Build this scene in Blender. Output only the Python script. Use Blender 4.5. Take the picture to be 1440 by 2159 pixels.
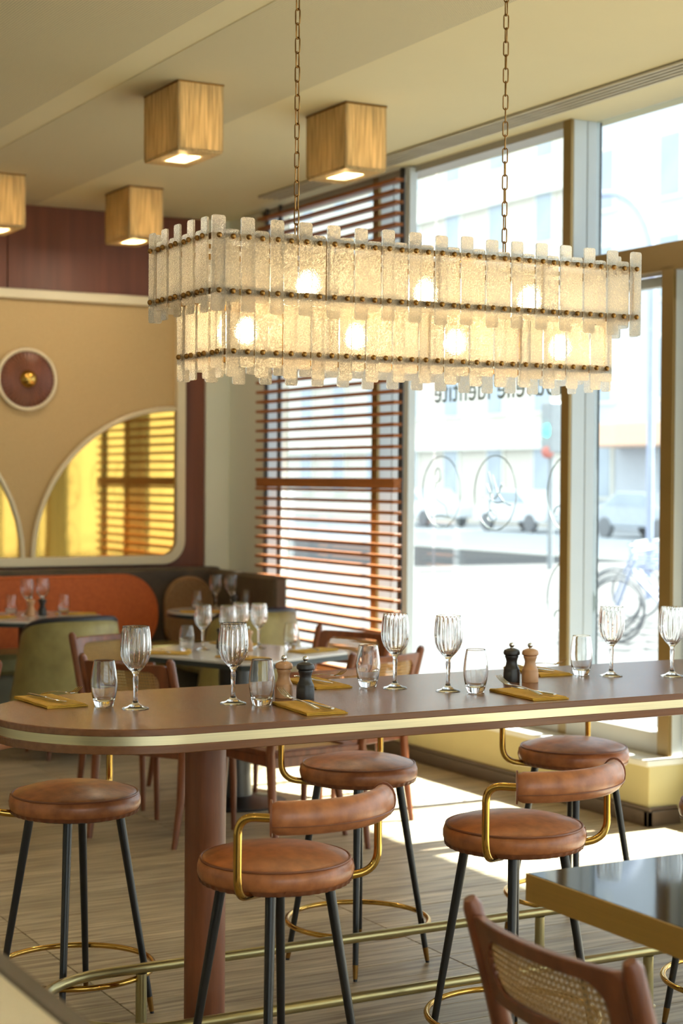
import bpy, math, random
from mathutils import Vector, Matrix, Quaternion
random.seed(7)
PI = math.pi
sc = bpy.context.scene
col = sc.collection
for o in list(bpy.data.objects): bpy.data.objects.remove(o)

# ------------------------------------------------------------------ camera
def make_camera():
    yaw, pitch, roll = 0.5031016, 0.0185369, 0.0068551
    fw = Vector((math.sin(yaw)*math.cos(pitch), math.cos(yaw)*math.cos(pitch), -math.sin(pitch)))
    rt = Vector((math.cos(yaw), -math.sin(yaw), 0)); up = rt.cross(fw)
    r2 = rt*math.cos(roll)+up*math.sin(roll); u2 = up*math.cos(roll)-rt*math.sin(roll)
    cd = bpy.data.cameras.new('camera'); cam = bpy.data.objects.new('camera', cd); col.objects.link(cam)
    m = Matrix.Identity(4)
    for i in range(3): m[i][0] = r2[i]; m[i][1] = u2[i]; m[i][2] = -fw[i]
    m[0][3], m[1][3], m[2][3] = 0, 0, 1.6
    cam.matrix_world = m
    cd.sensor_fit = 'HORIZONTAL'; cd.sensor_width = 24; cd.lens = 3615.36/1440*24
    cd.clip_start = 0.05; cd.clip_end = 300
    cd.dof.use_dof = True; cd.dof.focus_distance = 4.75; cd.dof.aperture_fstop = 3.6
    sc.camera = cam
make_camera()

# ------------------------------------------------------------------ world, sun, exposure
w = bpy.data.worlds.new('sky'); sc.world = w; w.use_nodes = True
bg = w.node_tree.nodes['Background']
bg.inputs['Color'].default_value = (0.95, 0.98, 1.0, 1); bg.inputs['Strength'].default_value = 2.4
sd = bpy.data.lights.new('sun', 'SUN'); so = bpy.data.objects.new('sun', sd); col.objects.link(so)
sd.energy = 34; sd.angle = math.radians(0.6); sd.color = (1.0, 0.95, 0.86)
so.rotation_euler = Vector((1.0, 0.0, 1.1)).to_track_quat('Z', 'Y').to_euler()
so.location = (8, 5, 8)
sc.view_settings.view_transform = 'Standard'; sc.view_settings.look = 'None'
sc.view_settings.exposure = 0.64; sc.view_settings.gamma = 1.0
sc.view_settings.use_curve_mapping = False
sc.cycles.use_denoising = True
sc.cycles.max_bounces = 14; sc.cycles.diffuse_bounces = 6; sc.cycles.glossy_bounces = 6
sc.cycles.transmission_bounces = 12; sc.cycles.transparent_max_bounces = 24
sc.cycles.sample_clamp_indirect = 6.0
sc.cycles.caustics_reflective = False; sc.cycles.caustics_refractive = False

# ------------------------------------------------------------------ materials
def lin(c):
    return tuple(((x/255)/12.92 if x/255 <= .04045 else ((x/255+.055)/1.055)**2.4) for x in c)+(1,)
def nmat(name):
    m = bpy.data.materials.new(name); m.use_nodes = True
    nt = m.node_tree; return m, nt, nt.nodes, nt.links, nt.nodes['Principled BSDF']
def mat(name, rgb, rough=.5, metal=0, var=0.12, scale=8, stretch=(1,1,1), bump=0.0, bscale=60, rgb2=None, coat=0, obj_rand=0, spec=None):
    """principled surface; noise mixes rgb with rgb2 (or a darker rgb)"""
    m, nt, N, L, b = nmat(name)
    b.inputs['Roughness'].default_value = rough; b.inputs['Metallic'].default_value = metal
    if coat: b.inputs['Coat Weight'].default_value = coat; b.inputs['Coat Roughness'].default_value = .15
    if spec is not None: b.inputs['Specular IOR Level'].default_value = spec
    c1 = lin(rgb); c2 = lin(rgb2) if rgb2 else tuple(x*(1-var) for x in c1[:3])+(1,)
    tc = N.new('ShaderNodeTexCoord'); mp = N.new('ShaderNodeMapping'); mp.inputs['Scale'].default_value = stretch
    L.new(tc.outputs['Object'], mp.inputs['Vector'])
    no = N.new('ShaderNodeTexNoise'); no.inputs['Scale'].default_value = scale; no.inputs['Detail'].default_value = 6
    L.new(mp.outputs[0], no.inputs['Vector'])
    rp = N.new('ShaderNodeValToRGB'); rp.color_ramp.elements[0].position = .32; rp.color_ramp.elements[1].position = .68
    rp.color_ramp.elements[0].color = c2; rp.color_ramp.elements[1].color = c1
    L.new(no.outputs['Fac'], rp.inputs['Fac'])
    out = rp.outputs['Color']
    if obj_rand:
        oi = N.new('ShaderNodeObjectInfo'); mr = N.new('ShaderNodeMapRange')
        mr.inputs['To Min'].default_value = 1-obj_rand; mr.inputs['To Max'].default_value = 1+obj_rand
        L.new(oi.outputs['Random'], mr.inputs['Value'])
        hs = N.new('ShaderNodeHueSaturation'); L.new(mr.outputs[0], hs.inputs['Value']); L.new(out, hs.inputs['Color']); out = hs.outputs[0]
        # shift the grain from piece to piece
        ad = N.new('ShaderNodeVectorMath'); ad.operation = 'SCALE'; cb = N.new('ShaderNodeCombineXYZ')
        for k in range(3): L.new(oi.outputs['Random'], cb.inputs[k])
        L.new(cb.outputs[0], ad.inputs[0]); ad.inputs['Scale'].default_value = 37.0
        L.new(ad.outputs[0], mp.inputs['Location'])
    L.new(out, b.inputs['Base Color'])
    if bump:
        n2 = N.new('ShaderNodeTexNoise'); n2.inputs['Scale'].default_value = bscale; n2.inputs['Detail'].default_value = 4
        L.new(mp.outputs[0], n2.inputs['Vector'])
        bp = N.new('ShaderNodeBump'); bp.inputs['Strength'].default_value = bump; bp.inputs['Distance'].default_value = .003
        L.new(n2.outputs['Fac'], bp.inputs['Height']); L.new(bp.outputs[0], b.inputs['Normal'])
    return m
def emis(name, rgb, s):
    m, nt, N, L, b = nmat(name)
    b.inputs['Base Color'].default_value = lin(rgb); b.inputs['Emission Color'].default_value = lin(rgb)
    b.inputs['Emission Strength'].default_value = s; return m
def glass(name, rgb=(255,255,255), rough=0.0, ior=1.45):
    m, nt, N, L, b = nmat(name)
    b.inputs['Base Color'].default_value = lin(rgb); b.inputs['Roughness'].default_value = rough
    b.inputs['IOR'].default_value = ior; b.inputs['Transmission Weight'].default_value = 1
    return m
def pane_mat(name, tint=(240,246,246), refl=.06):
    m = bpy.data.materials.new(name); m.use_nodes = True; nt = m.node_tree; N = nt.nodes; L = nt.links
    for n in list(N): N.remove(n)
    o = N.new('ShaderNodeOutputMaterial'); t = N.new('ShaderNodeBsdfTransparent'); g = N.new('ShaderNodeBsdfGlossy')
    t.inputs['Color'].default_value = lin(tint); g.inputs['Roughness'].default_value = .02
    lw = N.new('ShaderNodeLayerWeight'); lw.inputs['Blend'].default_value = .5
    pw = N.new('ShaderNodeMath'); pw.operation = 'POWER'; pw.inputs[1].default_value = 4; L.new(lw.outputs['Facing'], pw.inputs[0])
    f = N.new('ShaderNodeMath'); f.operation = 'MULTIPLY_ADD'; f.inputs[1].default_value = .5; f.inputs[2].default_value = .025; L.new(pw.outputs[0], f.inputs[0])
    mx = N.new('ShaderNodeMixShader'); L.new(f.outputs[0], mx.inputs['Fac'])
    L.new(t.outputs[0], mx.inputs[1]); L.new(g.outputs[0], mx.inputs[2]); L.new(mx.outputs[0], o.inputs['Surface'])
    return m
def strip_glass(name):
    """seeded, bubbly cast glass: part clear, part scattering, glossy skin"""
    m = bpy.data.materials.new(name); m.use_nodes = True; nt = m.node_tree; N = nt.nodes; L = nt.links
    for n in list(N): N.remove(n)
    o = N.new('ShaderNodeOutputMaterial'); tc = N.new('ShaderNodeTexCoord')
    no = N.new('ShaderNodeTexNoise'); no.inputs['Scale'].default_value = 210; no.inputs['Detail'].default_value = 5; no.inputs['Roughness'].default_value = .7
    vo = N.new('ShaderNodeTexVoronoi'); vo.inputs['Scale'].default_value = 330
    oi = N.new('ShaderNodeObjectInfo'); vm = N.new('ShaderNodeVectorMath'); vm.operation = 'ADD'
    L.new(tc.outputs['Object'], vm.inputs[0]); L.new(oi.outputs['Random'], vm.inputs[1])
    L.new(vm.outputs[0], no.inputs['Vector']); L.new(vm.outputs[0], vo.inputs['Vector'])
    bp = N.new('ShaderNodeBump'); bp.inputs['Strength'].default_value = .8; bp.inputs['Distance'].default_value = .002
    L.new(vo.outputs['Distance'], bp.inputs['Height'])
    tr = N.new('ShaderNodeBsdfRefraction'); tr.inputs['Color'].default_value = (.96, .95, .92, 1); tr.inputs['Roughness'].default_value = .34; tr.inputs['IOR'].default_value = 1.12
    L.new(bp.outputs[0], tr.inputs['Normal'])
    tl = N.new('ShaderNodeBsdfTranslucent'); tl.inputs['Color'].default_value = (.98, .93, .80, 1)
    df = N.new('ShaderNodeBsdfDiffuse'); df.inputs['Color'].default_value = (.86, .84, .78, 1)
    gl = N.new('ShaderNodeBsdfGlossy'); gl.inputs['Roughness'].default_value = .12
    cr = N.new('ShaderNodeValToRGB'); cr.color_ramp.elements[0].position = .38; cr.color_ramp.elements[1].position = .60
    cr.color_ramp.elements[0].color = (.52, .45, .32, 1); cr.color_ramp.elements[1].color = (1, .95, .84, 1)
    L.new(no.outputs['Fac'], cr.inputs['Fac']); L.new(cr.outputs['Color'], tl.inputs['Color']); L.new(cr.outputs['Color'], df.inputs['Color'])
    for n in (tl, df, gl): L.new(bp.outputs[0], n.inputs['Normal'])
    m1 = N.new('ShaderNodeMixShader'); m1.inputs['Fac'].default_value = .15; L.new(tl.outputs[0], m1.inputs[1]); L.new(df.outputs[0], m1.inputs[2])
    mr = N.new('ShaderNodeMapRange'); mr.inputs['From Min'].default_value = .42; mr.inputs['From Max'].default_value = .58
    mr.inputs['To Min'].default_value = .3; mr.inputs['To Max'].default_value = .9; L.new(no.outputs['Fac'], mr.inputs['Value'])
    m2 = N.new('ShaderNodeMixShader'); L.new(mr.outputs[0], m2.inputs['Fac']); L.new(tr.outputs[0], m2.inputs[1]); L.new(m1.outputs[0], m2.inputs[2])
    fr = N.new('ShaderNodeFresnel'); fr.inputs['IOR'].default_value = 1.5; L.new(bp.outputs[0], fr.inputs['Normal'])
    m3 = N.new('ShaderNodeMixShader'); L.new(fr.outputs[0], m3.inputs['Fac']); L.new(m2.outputs[0], m3.inputs[1]); L.new(gl.outputs[0], m3.inputs[2])
    ge = N.new('ShaderNodeNewGeometry'); tp = N.new('ShaderNodeBsdfTransparent'); tp.inputs['Color'].default_value = (.97, .96, .93, 1)
    m4 = N.new('ShaderNodeMixShader'); L.new(ge.outputs['Backfacing'], m4.inputs['Fac']); L.new(m3.outputs[0], m4.inputs[1]); L.new(tp.outputs[0], m4.inputs[2])
    L.new(m4.outputs[0], o.inputs['Surface']); return m
def perforated(name, rgb, pitch=.0125):
    m, nt, N, L, b = nmat(name); b.inputs['Roughness'].default_value = .8
    tc = N.new('ShaderNodeTexCoord'); mp = N.new('ShaderNodeMapping'); s = 1/pitch; mp.inputs['Scale'].default_value = (s, s, 0)
    L.new(tc.outputs['Object'], mp.inputs[0])
    fr = N.new('ShaderNodeVectorMath'); fr.operation = 'FRACTION'; L.new(mp.outputs[0], fr.inputs[0])
    sb = N.new('ShaderNodeVectorMath'); sb.operation = 'SUBTRACT'; sb.inputs[1].default_value = (.5, .5, 0); L.new(fr.outputs[0], sb.inputs[0])
    ln = N.new('ShaderNodeVectorMath'); ln.operation = 'LENGTH'; L.new(sb.outputs[0], ln.inputs[0])
    lt = N.new('ShaderNodeMath'); lt.operation = 'LESS_THAN'; lt.inputs[1].default_value = .27; L.new(ln.outputs['Value'], lt.inputs[0])
    mx = N.new('ShaderNodeMix'); mx.data_type = 'RGBA'; L.new(lt.outputs[0], mx.inputs['Factor'])
    c = lin(rgb); mx.inputs[6].default_value = c; mx.inputs[7].default_value = tuple(x*.3 for x in c[:3])+(1,)
    L.new(mx.outputs[2], b.inputs['Base Color']); return m
def pleat(name, rgb):
    """fine vertical ribbed raffia-like shade, lit softly from inside"""
    m = bpy.data.materials.new(name); m.use_nodes = True; nt = m.node_tree; N = nt.nodes; L = nt.links
    for n in list(N): N.remove(n)
    o = N.new('ShaderNodeOutputMaterial'); tc = N.new('ShaderNodeTexCoord')
    mp = N.new('ShaderNodeMapping'); mp.inputs['Scale'].default_value = (1, 1, .04); L.new(tc.outputs['Object'], mp.inputs[0])
    no = N.new('ShaderNodeTexNoise'); no.inputs['Scale'].default_value = 130; no.inputs['Detail'].default_value = 5; L.new(mp.outputs[0], no.inputs['Vector'])
    rp = N.new('ShaderNodeValToRGB'); rp.color_ramp.elements[0].position = .35; rp.color_ramp.elements[1].position = .65
    c = lin(rgb); rp.color_ramp.elements[0].color = tuple(x*.55 for x in c[:3])+(1,); rp.color_ramp.elements[1].color = c
    L.new(no.outputs['Fac'], rp.inputs['Fac'])
    bp = N.new('ShaderNodeBump'); bp.inputs['Strength'].default_value = .5; bp.inputs['Distance'].default_value = .003; L.new(no.outputs['Fac'], bp.inputs['Height'])
    d = N.new('ShaderNodeBsdfDiffuse'); t = N.new('ShaderNodeBsdfTranslucent'); g = N.new('ShaderNodeBsdfGlossy'); g.inputs['Roughness'].default_value = .35
    for n in (d, t, g): L.new(rp.outputs[0], n.inputs['Color']); L.new(bp.outputs[0], n.inputs['Normal'])
    a = N.new('ShaderNodeMixShader'); a.inputs[0].default_value = .22; L.new(d.outputs[0], a.inputs[1]); L.new(t.outputs[0], a.inputs[2])
    b2 = N.new('ShaderNodeMixShader'); b2.inputs[0].default_value = .12; L.new(a.outputs[0], b2.inputs[1]); L.new(g.outputs[0], b2.inputs[2])
    L.new(b2.outputs[0], o.inputs['Surface']); return m

M = dict(
 ceiling=mat('ceiling_paint', (230,220,182), .85, var=.03, scale=2),
 perf=perforated('perforated_board', (224,214,178)),
 greywall=mat('grey_green_paint', (226,228,214), .7, var=.04, scale=2),
 darkwood=mat('maroon_veneer', (124,70,46), .45, var=.25, scale=3, stretch=(6,6,.4)),
 linen=mat('linen_panel', (200,172,124), .9, rgb2=(188,160,112), scale=220, bump=.3, bscale=400),
 cream=mat('cream_lacquer', (226,212,178), .45, var=.03),
 goldmirror=mat('gold_mirror', (205,160,76), .045, 1.0, var=.02, bump=.04, bscale=6),
 plank=mat('oak_plank', (192,176,146), .42, rgb2=(126,108,84), scale=3.2, stretch=(1,16,16), bump=.2, bscale=12, obj_rand=.2),
 joint=mat('floor_base', (70,60,50), .8),
 sillpaint=mat('sill_ochre_paint', (205,192,140), .7, var=.04),
 ledge=mat('sill_ledge_stone', (226,224,214), .45, var=.04),
 skirt=mat('skirting_brown', (96,80,66), .45, var=.08),
 alu=mat('white_aluminium', (196,204,210), .4, var=.02),
 alu2=mat('grey_aluminium', (165,160,150), .4, var=.02),
 brassframe=mat('bronze_frame', (136,112,66), .38, .4, var=.05),
 gasket=mat('black_rubber', (38,48,52), .6),
 pane=pane_mat('window_pane'),
 slat=mat('teak_slat', (168,102,52), .5, var=.3, scale=6, stretch=(8,.6,8)),
 slatdark=mat('dark_upright', (52,44,38), .5),
 table=mat('walnut_table', (124,82,52), .25, rgb2=(108,70,44), scale=5, stretch=(.7,14,14), bump=.05, bscale=30),
 beech=mat('stained_beech_column', (138,80,48), .42, rgb2=(112,64,38), scale=6, stretch=(5,5,.5), bump=.05),
 brushed=mat('brushed_brass', (228,214,172), .3, 1, var=.12, scale=20, stretch=(.3,.3,20)),
 brass=mat('polished_brass', (206,164,84), .12, 1, var=.06),
 oldbrass=mat('aged_brass', (150,112,60), .32, 1, var=.3, scale=40),
 dullbrass=mat('satin_brass', (214,178,106), .34, 1, var=.08, scale=20, stretch=(.3,.3,20)),
 rail=mat('champagne_rail', (178,166,120), .3, .85, var=.06),
 leather=mat('tan_leather', (180,112,66), .36, rgb2=(142,84,50), scale=26, bump=.12, bscale=120, coat=.1),
 seam=mat('leather_piping', (128,74,46), .4, var=.2),
 black=mat('black_lacquer', (26,25,26), .3, var=.1),
 glass=glass('clear_glass'),
 napkin=mat('mustard_linen', (204,160,54), .85, var=.14, scale=60, bump=.25, bscale=300),
 steel=mat('polished_steel', (206,202,194), .14, 1, var=.04),
 millwood=mat('beech_wood', (196,150,108), .42, var=.12, scale=10, stretch=(1,1,.2)),
 millblack=mat('black_wood', (40,38,38), .38, var=.15),
 marble=mat('white_marble', (222,220,216), .12, rgb2=(196,196,198), scale=3),
 rim=mat('dark_table_rim', (42,50,52), .35),
 olive=mat('olive_leather', (150,142,92), .45, rgb2=(130,120,76), scale=12, bump=.08, bscale=120),
 navy=mat('navy_piping', (30,36,50), .4),
 orange=mat('orange_upholstery', (198,100,44), .7, rgb2=(182,88,36), scale=40, bump=.15, bscale=260),
 velvet=mat('brown_velvet', (88,76,58), .6, rgb2=(62,52,40), scale=5),
 tan=mat('tan_upholstery', (150,116,78), .75, rgb2=(136,102,66), scale=60),
 seatbase=mat('banquette_base', (120,116,96), .6),
 chairwood=mat('walnut_chair', (128,72,42), .36, rgb2=(98,54,32), scale=6, stretch=(6,6,1), bump=.05),
 cane=mat('woven_cane', (184,146,90), .55, var=.15, scale=60),
 blacktop=mat('black_glass_top', (16,18,24), .06, 0, var=.05, bump=.02, bscale=5, spec=.8),
 counter=mat('pale_counter', (226,212,182), .35, var=.03),
 counteredge=mat('counter_trim', (84,74,60), .4),
 strip=strip_glass('seeded_glass'),
 bulb=emis('warm_bulb', (255,220,164), 58),
 shade=pleat('raffia_shade', (216,192,144)),
 lampglow=emis('lamp_diffuser', (255,226,170), 2.2),
 slotmetal=mat('slot_grille', (214,208,190), .5),
 slotdark=mat('slot_shadow', (96,88,72), .8),
 asphalt=mat('asphalt', (176,182,188), .9, var=.1, scale=.6),
 pavement=mat('pavement_stone', (78,78,80), .85, var=.35, scale=.5, stretch=(.2,1,1)),
 facade=mat('pale_facade', (214,208,198), .85, var=.06, scale=.3),
 facade2=mat('cool_facade', (196,202,210), .8, var=.06, scale=.3),
 farglass=mat('far_window_glass', (168,180,192), .15, var=.2, scale=.5),
 iron=mat('iron_balcony', (150,156,160), .5),
 lampblue=mat('lamp_post_paint', (166,176,204), .5),
 signal=emis('green_signal', (60,255,214), 6),
 redsig=mat('red_signal_lens', (196,120,110), .4),
 carwhite=mat('car_white', (226,230,234), .25), cargrey=mat('car_grey', (178,186,194), .25),
 tyre=mat('tyre', (120,122,126), .8),
 awning=mat('orange_awning', (236,196,170), .7),
 decal=mat('window_lettering', (150,160,160), .5),
)

# ------------------------------------------------------------------ mesh builder
class MB:
    def __init__(s): s.v = []; s.f = []; s.sm = []
    def add(s, v, f, smooth=False):
        n = len(s.v); s.v += [tuple(p) for p in v]; s.f += [tuple(i+n for i in q) for q in f]; s.sm += [smooth]*len(f); return s
    def box(s, c, d, rz=0, b=0, R=None):
        """box centre c, size d, chamfer b"""
        hx, hy, hz = d[0]/2, d[1]/2, d[2]/2
        b = min(b, hx*.9, hy*.9, hz*.9)
        R = R or Matrix.Rotation(rz, 3, 'Z'); c = Vector(c)
        if b <= 0:
            v = [c+R@Vector((x*hx, y*hy, z*hz)) for z in (-1,1) for y in (-1,1) for x in (-1,1)]
            return s.add(v, [(0,2,3,1),(4,5,7,6),(0,1,5,4),(2,6,7,3),(0,4,6,2),(1,3,7,5)])
        v = []; idx = {}
        for z in (-1,1):
            for y in (-1,1):
                for x in (-1,1):
                    for a in range(3):
                        p = [x*hx, y*hy, z*hz]
                        for k in range(3):
                            if k != a: p[k] -= (x,y,z)[k]*b
                        idx[(x,y,z,a)] = len(v); v.append(c+R@Vector(p))
        f = []
        for a in range(3):
            o1, o2 = (a+1)%3, (a+2)%3
            for sgn in (-1,1):
                q = []
                for (p1,p2) in ((-1,-1),(1,-1),(1,1),(-1,1)):
                    k = [0,0,0]; k[a] = sgn; k[o1] = p1; k[o2] = p2; q.append(idx[(*k,a)])
                f.append(tuple(q) if sgn > 0 else tuple(q[::-1]))
            for s1 in (-1,1):
                for s2 in (-1,1):
                    k1 = [0,0,0]; k2 = [0,0,0]
                    k1[o1] = k2[o1] = s1; k1[o2] = k2[o2] = s2; k1[a] = -1; k2[a] = 1
                    q = (idx[(*k1,o1)], idx[(*k2,o1)], idx[(*k2,o2)], idx[(*k1,o2)])
                    f.append(q if s1*s2 > 0 else q[::-1])
        for z in (-1,1):
            for y in (-1,1):
                for x in (-1,1):
                    q = (idx[(x,y,z,0)], idx[(x,y,z,1)], idx[(x,y,z,2)]); f.append(q if x*y*z > 0 else q[::-1])
        return s.add(v, f)
    def tube(s, pts, r, n=10, closed=False, caps=True, flat=(1,1), up=None):
        """sweep a circle (or ellipse flat=(side,up)) along pts; r number or list"""
        P = [Vector(p) for p in pts]; m = len(P); rr = r if isinstance(r, (list, tuple)) else [r]*m
        T = []
        for i in range(m):
            a = P[(i-1)%m] if (closed or i > 0) else P[i]; b = P[(i+1)%m] if (closed or i < m-1) else P[i]
            T.append((b-a).normalized())
        u = Vector(up) if up else (Vector((0,0,1)) if abs(T[0].z) < .9 else Vector((1,0,0)))
        v = []
        for i in range(m):
            t = T[i]; side = t.cross(u)
            if side.length < 1e-5: side = Vector((1,0,0))
            side.normalize(); uu = side.cross(t).normalized()
            if not up: u = uu
            for k in range(n):
                a = 2*PI*k/n; v.append(P[i]+side*math.cos(a)*rr[i]*flat[0]+uu*math.sin(a)*rr[i]*flat[1])
        f = []
        for i in range(m if closed else m-1):
            for k in range(n):
                a, b = i*n+k, i*n+(k+1)%n; c, d = ((i+1)%m)*n+(k+1)%n, ((i+1)%m)*n+k
                f.append((a, b, c, d))
        s.add(v, f, True)
        if caps and not closed:
            base = len(s.v)-len(v)
            s.f.append(tuple(base+k for k in range(n))[::-1]); s.sm.append(False)
            s.f.append(tuple(base+(m-1)*n+k for k in range(n))); s.sm.append(False)
        return s
    def lathe(s, prof, n=32, c=(0,0,0), fn=None, smooth=True):
        """prof: (r,z) list; fn(r,z,angle)->r"""
        c = Vector(c); v = []; f = []; ring = []
        for (r, z) in prof:
            if r <= 1e-6: ring.append([len(v)]); v.append(c+Vector((0,0,z)))
            else:
                q = []
                for k in range(n):
                    a = 2*PI*k/n; R = fn(r, z, a) if fn else r
                    q.append(len(v)); v.append(c+Vector((R*math.cos(a), R*math.sin(a), z)))
                ring.append(q)
        for A, B in zip(ring, ring[1:]):
            if len(A) == 1 and len(B) == 1: continue
            for k in range(n):
                k2 = (k+1)%n
                if len(A) == 1: f.append((A[0], B[k2], B[k]))
                elif len(B) == 1: f.append((A[k], A[k2], B[0]))
                else: f.append((A[k], A[k2], B[k2], B[k]))
        return s.add(v, f, smooth)
    def prism(s, poly, z0, z1, M4=None, smooth_side=False):
        """extrude polygon (x,y) between z0 and z1, optional transform"""
        n = len(poly); v = [Vector((x,y,z0)) for x,y in poly]+[Vector((x,y,z1)) for x,y in poly]
        if M4: v = [M4@p for p in v]
        b = len(s.v); s.add(v, [tuple(range(n))[::-1], tuple(range(n,2*n))])
        for i in range(n): s.f.append((b+i, b+(i+1)%n, b+n+(i+1)%n, b+n+i)); s.sm.append(smooth_side)
        return s
    def grid(s, fn, nu, nv, smooth=True, closeu=False):
        v = [fn(i/nu, j/nv) for j in range(nv+1) for i in range(nu+(0 if closeu else 1))]
        W = nu if closeu else nu+1
        f = [(j*W+i, j*W+(i+1)%W, (j+1)*W+(i+1)%W, (j+1)*W+i) for j in range(nv) for i in range(nu)]
        return s.add(v, f, smooth)
    def mesh(s, name, m):
        me = bpy.data.meshes.new(name); me.from_pydata([tuple(p) for p in s.v], [], s.f); me.update()
        me.polygons.foreach_set('use_smooth', s.sm)
        if m: me.materials.append(m)
        me.set_sharp_from_angle(angle=.75)
        return me
    def build(s, name, m, parent=None, loc=None, rz=0, **props):
        return link(name, s.mesh(name, m), parent, loc, rz, **props)
def link(name, me, parent=None, loc=None, rz=0, **props):
    o = bpy.data.objects.new(name, me); col.objects.link(o)
    if parent: o.parent = parent
    if loc is not None: o.location = loc
    if rz: o.rotation_euler = (0,0,rz)
    for k, v in props.items(): o[k] = v
    return o
def bev(o, wdt=.003, seg=2):
    m = o.modifiers.new('bevel', 'BEVEL'); m.width = wdt; m.segments = seg; m.limit_method = 'ANGLE'; m.angle_limit = .7
    return o
def solid(o, t):
    m = o.modifiers.new('solid', 'SOLIDIFY'); m.thickness = t; m.offset = 0; return o
def empty(name, loc, rz=0, label=None, cat=None, group=None, kind=None):
    o = bpy.data.objects.new(name, None); col.objects.link(o); o.location = loc; o.rotation_euler = (0,0,rz); o.empty_display_size = .1
    if label: o['label'] = label
    if cat: o['category'] = cat
    if group: o['group'] = group
    if kind: o['kind'] = kind
    return o
def kids(o): return [c for c in bpy.data.objects if c.parent == o]
TREE = {}
def copy_tree(src, loc, rz, label=None, group=None, tilt=None):
    r = src.copy(); col.objects.link(r); r.location = loc; r.rotation_euler = (0,0,rz)
    if tilt: r.rotation_euler = tilt
    if label: r['label'] = label
    if group: r['group'] = group
    if src.name not in TREE: TREE[src.name] = [(c, kids(c)) for c in kids(src)]
    for c, gs in TREE[src.name]:
        d = c.copy(); col.objects.link(d); d.parent = r
        for g in gs: e = g.copy(); col.objects.link(e); e.parent = d
    return r
def fillet(pts, r, n=6):
    """round the corners of a polyline"""
    P = [Vector(p) for p in pts]; out = [P[0]]
    for i in range(1, len(P)-1):
        a = (P[i-1]-P[i]); b = (P[i+1]-P[i]); la, lb = a.length, b.length; a.normalize(); b.normalize()
        d = min(r, la*.49, lb*.49); p0 = P[i]+a*d; p1 = P[i]+b*d
        for k in range(n+1):
            t = k/n; out.append(p0*(1-t)**2+P[i]*2*t*(1-t)+p1*t*t)
    out.append(P[-1]); return out
def box_obj(name, c, d, m, parent=None, b=0, rz=0, **props):
    return MB().box((0,0,0), d, 0, b).build(name, m, parent, c, rz, **props)
def rrect(w, h, r, n=6):
    pts = []
    for cx, cy, a0 in ((w/2-r, h/2-r, 0), (-w/2+r, h/2-r, PI/2), (-w/2+r, -h/2+r, PI), (w/2-r, -h/2+r, 3*PI/2)):
        for k in range(n+1):
            a = a0+PI/2*k/n; pts.append((cx+r*math.cos(a), cy+r*math.sin(a)))
    return pts

# ================================================================== THE ROOM
CZ = 3.45; XW = 5.24; YB = 11.25; XL = -3.0; YR = -3.5
# floor: dark base with oak planks, boards run across in columns that end on common seams
fl = MB().box((1.2, 3.9, -.06), (8.6, 15.0, .1)).build('floor', M['joint'], kind='structure')
PL, PW = 1.168, .155
plank_me = {}
def plank_mesh(L_):
    k = round(L_, 3)
    if k not in plank_me:
        mb = MB().box((0,0,-.005), (L_-.003, PW-.003, .012), 0, .0015); plank_me[k] = mb.mesh('plank', M['plank'])
    return plank_me[k]
rest = MB()
cols = [-3.92+PL*i-.005 for i in range(0, 9)]   # seams at ... 0.747, 1.915, 3.083, 4.251
cnt = 0
for ci in range(-1, 8):
    x0 = 1.921+PL*(ci-4); x1 = x0+PL
    x0c, x1c = max(x0, XL), min(x1, 5.5)
    if x1c-x0c < .1: continue
    for j in range(int((YB-YR)/PW)+1):
        y = YR+PW*(j+.5)
        if y > YB+.05: continue
        c = ((x0c+x1c)/2, y)
        near = (c[0] > .6 and y > 3.2 and cnt < 298 and c[0] < 4.9 and y > c[0]*.9 and y < 11)
        if near:
            o = link('plank', plank_mesh(x1c-x0c), fl, (c[0], c[1], random.uniform(-.0006, .0006))); cnt += 1
        else: rest.box((c[0], c[1], -.005), (x1c-x0c-.003, PW-.003, .012), 0, .0015)
rest.build('planks_beyond', M['plank'], fl, kind='stuff')

# ceiling with raised perforated acoustic fields
ce = MB().box((1.2, 3.9, CZ+.1), (8.6, 15.0, .2)).build('ceiling', M['ceiling'], kind='structure')
MB().box((0,0,0), (.80, 14.6, .003)).build('perforated_panel', M['perf'], ce, (3.37, 3.9, CZ-.0015))
MB().box((0,0,0), (5.7, 14.6, .003)).build('perforated_panel', M['perf'], ce, (-.05, 3.9, CZ-.0015))

# back wall: maroon veneer with panel joints
wb = MB().box((1.0, YB+.1, CZ/2), (8.4, .2, CZ)).build('wall_back', M['joint'], kind='structure')
xs = [-3, -1.9, -.8, .3, 1.4, 2.5, 3.6, 5.06]
for a, b in zip(xs, xs[1:]):
    MB().box((0,0,0), (b-a-.006, .02, CZ-.002), 0, .002).build('veneer_panel', M['darkwood'], wb, ((a+b)/2, YB-.012, CZ/2))
MB().box((0,0,0), (.19, .05, CZ)).build('plaster_strip', M['greywall'], wb, (5.155, YB-.015, CZ/2))
wl = MB().box((XL-.1, 3.9, CZ/2), (.2, 15, CZ)).build('wall_left', M['greywall'], kind='structure')
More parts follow.
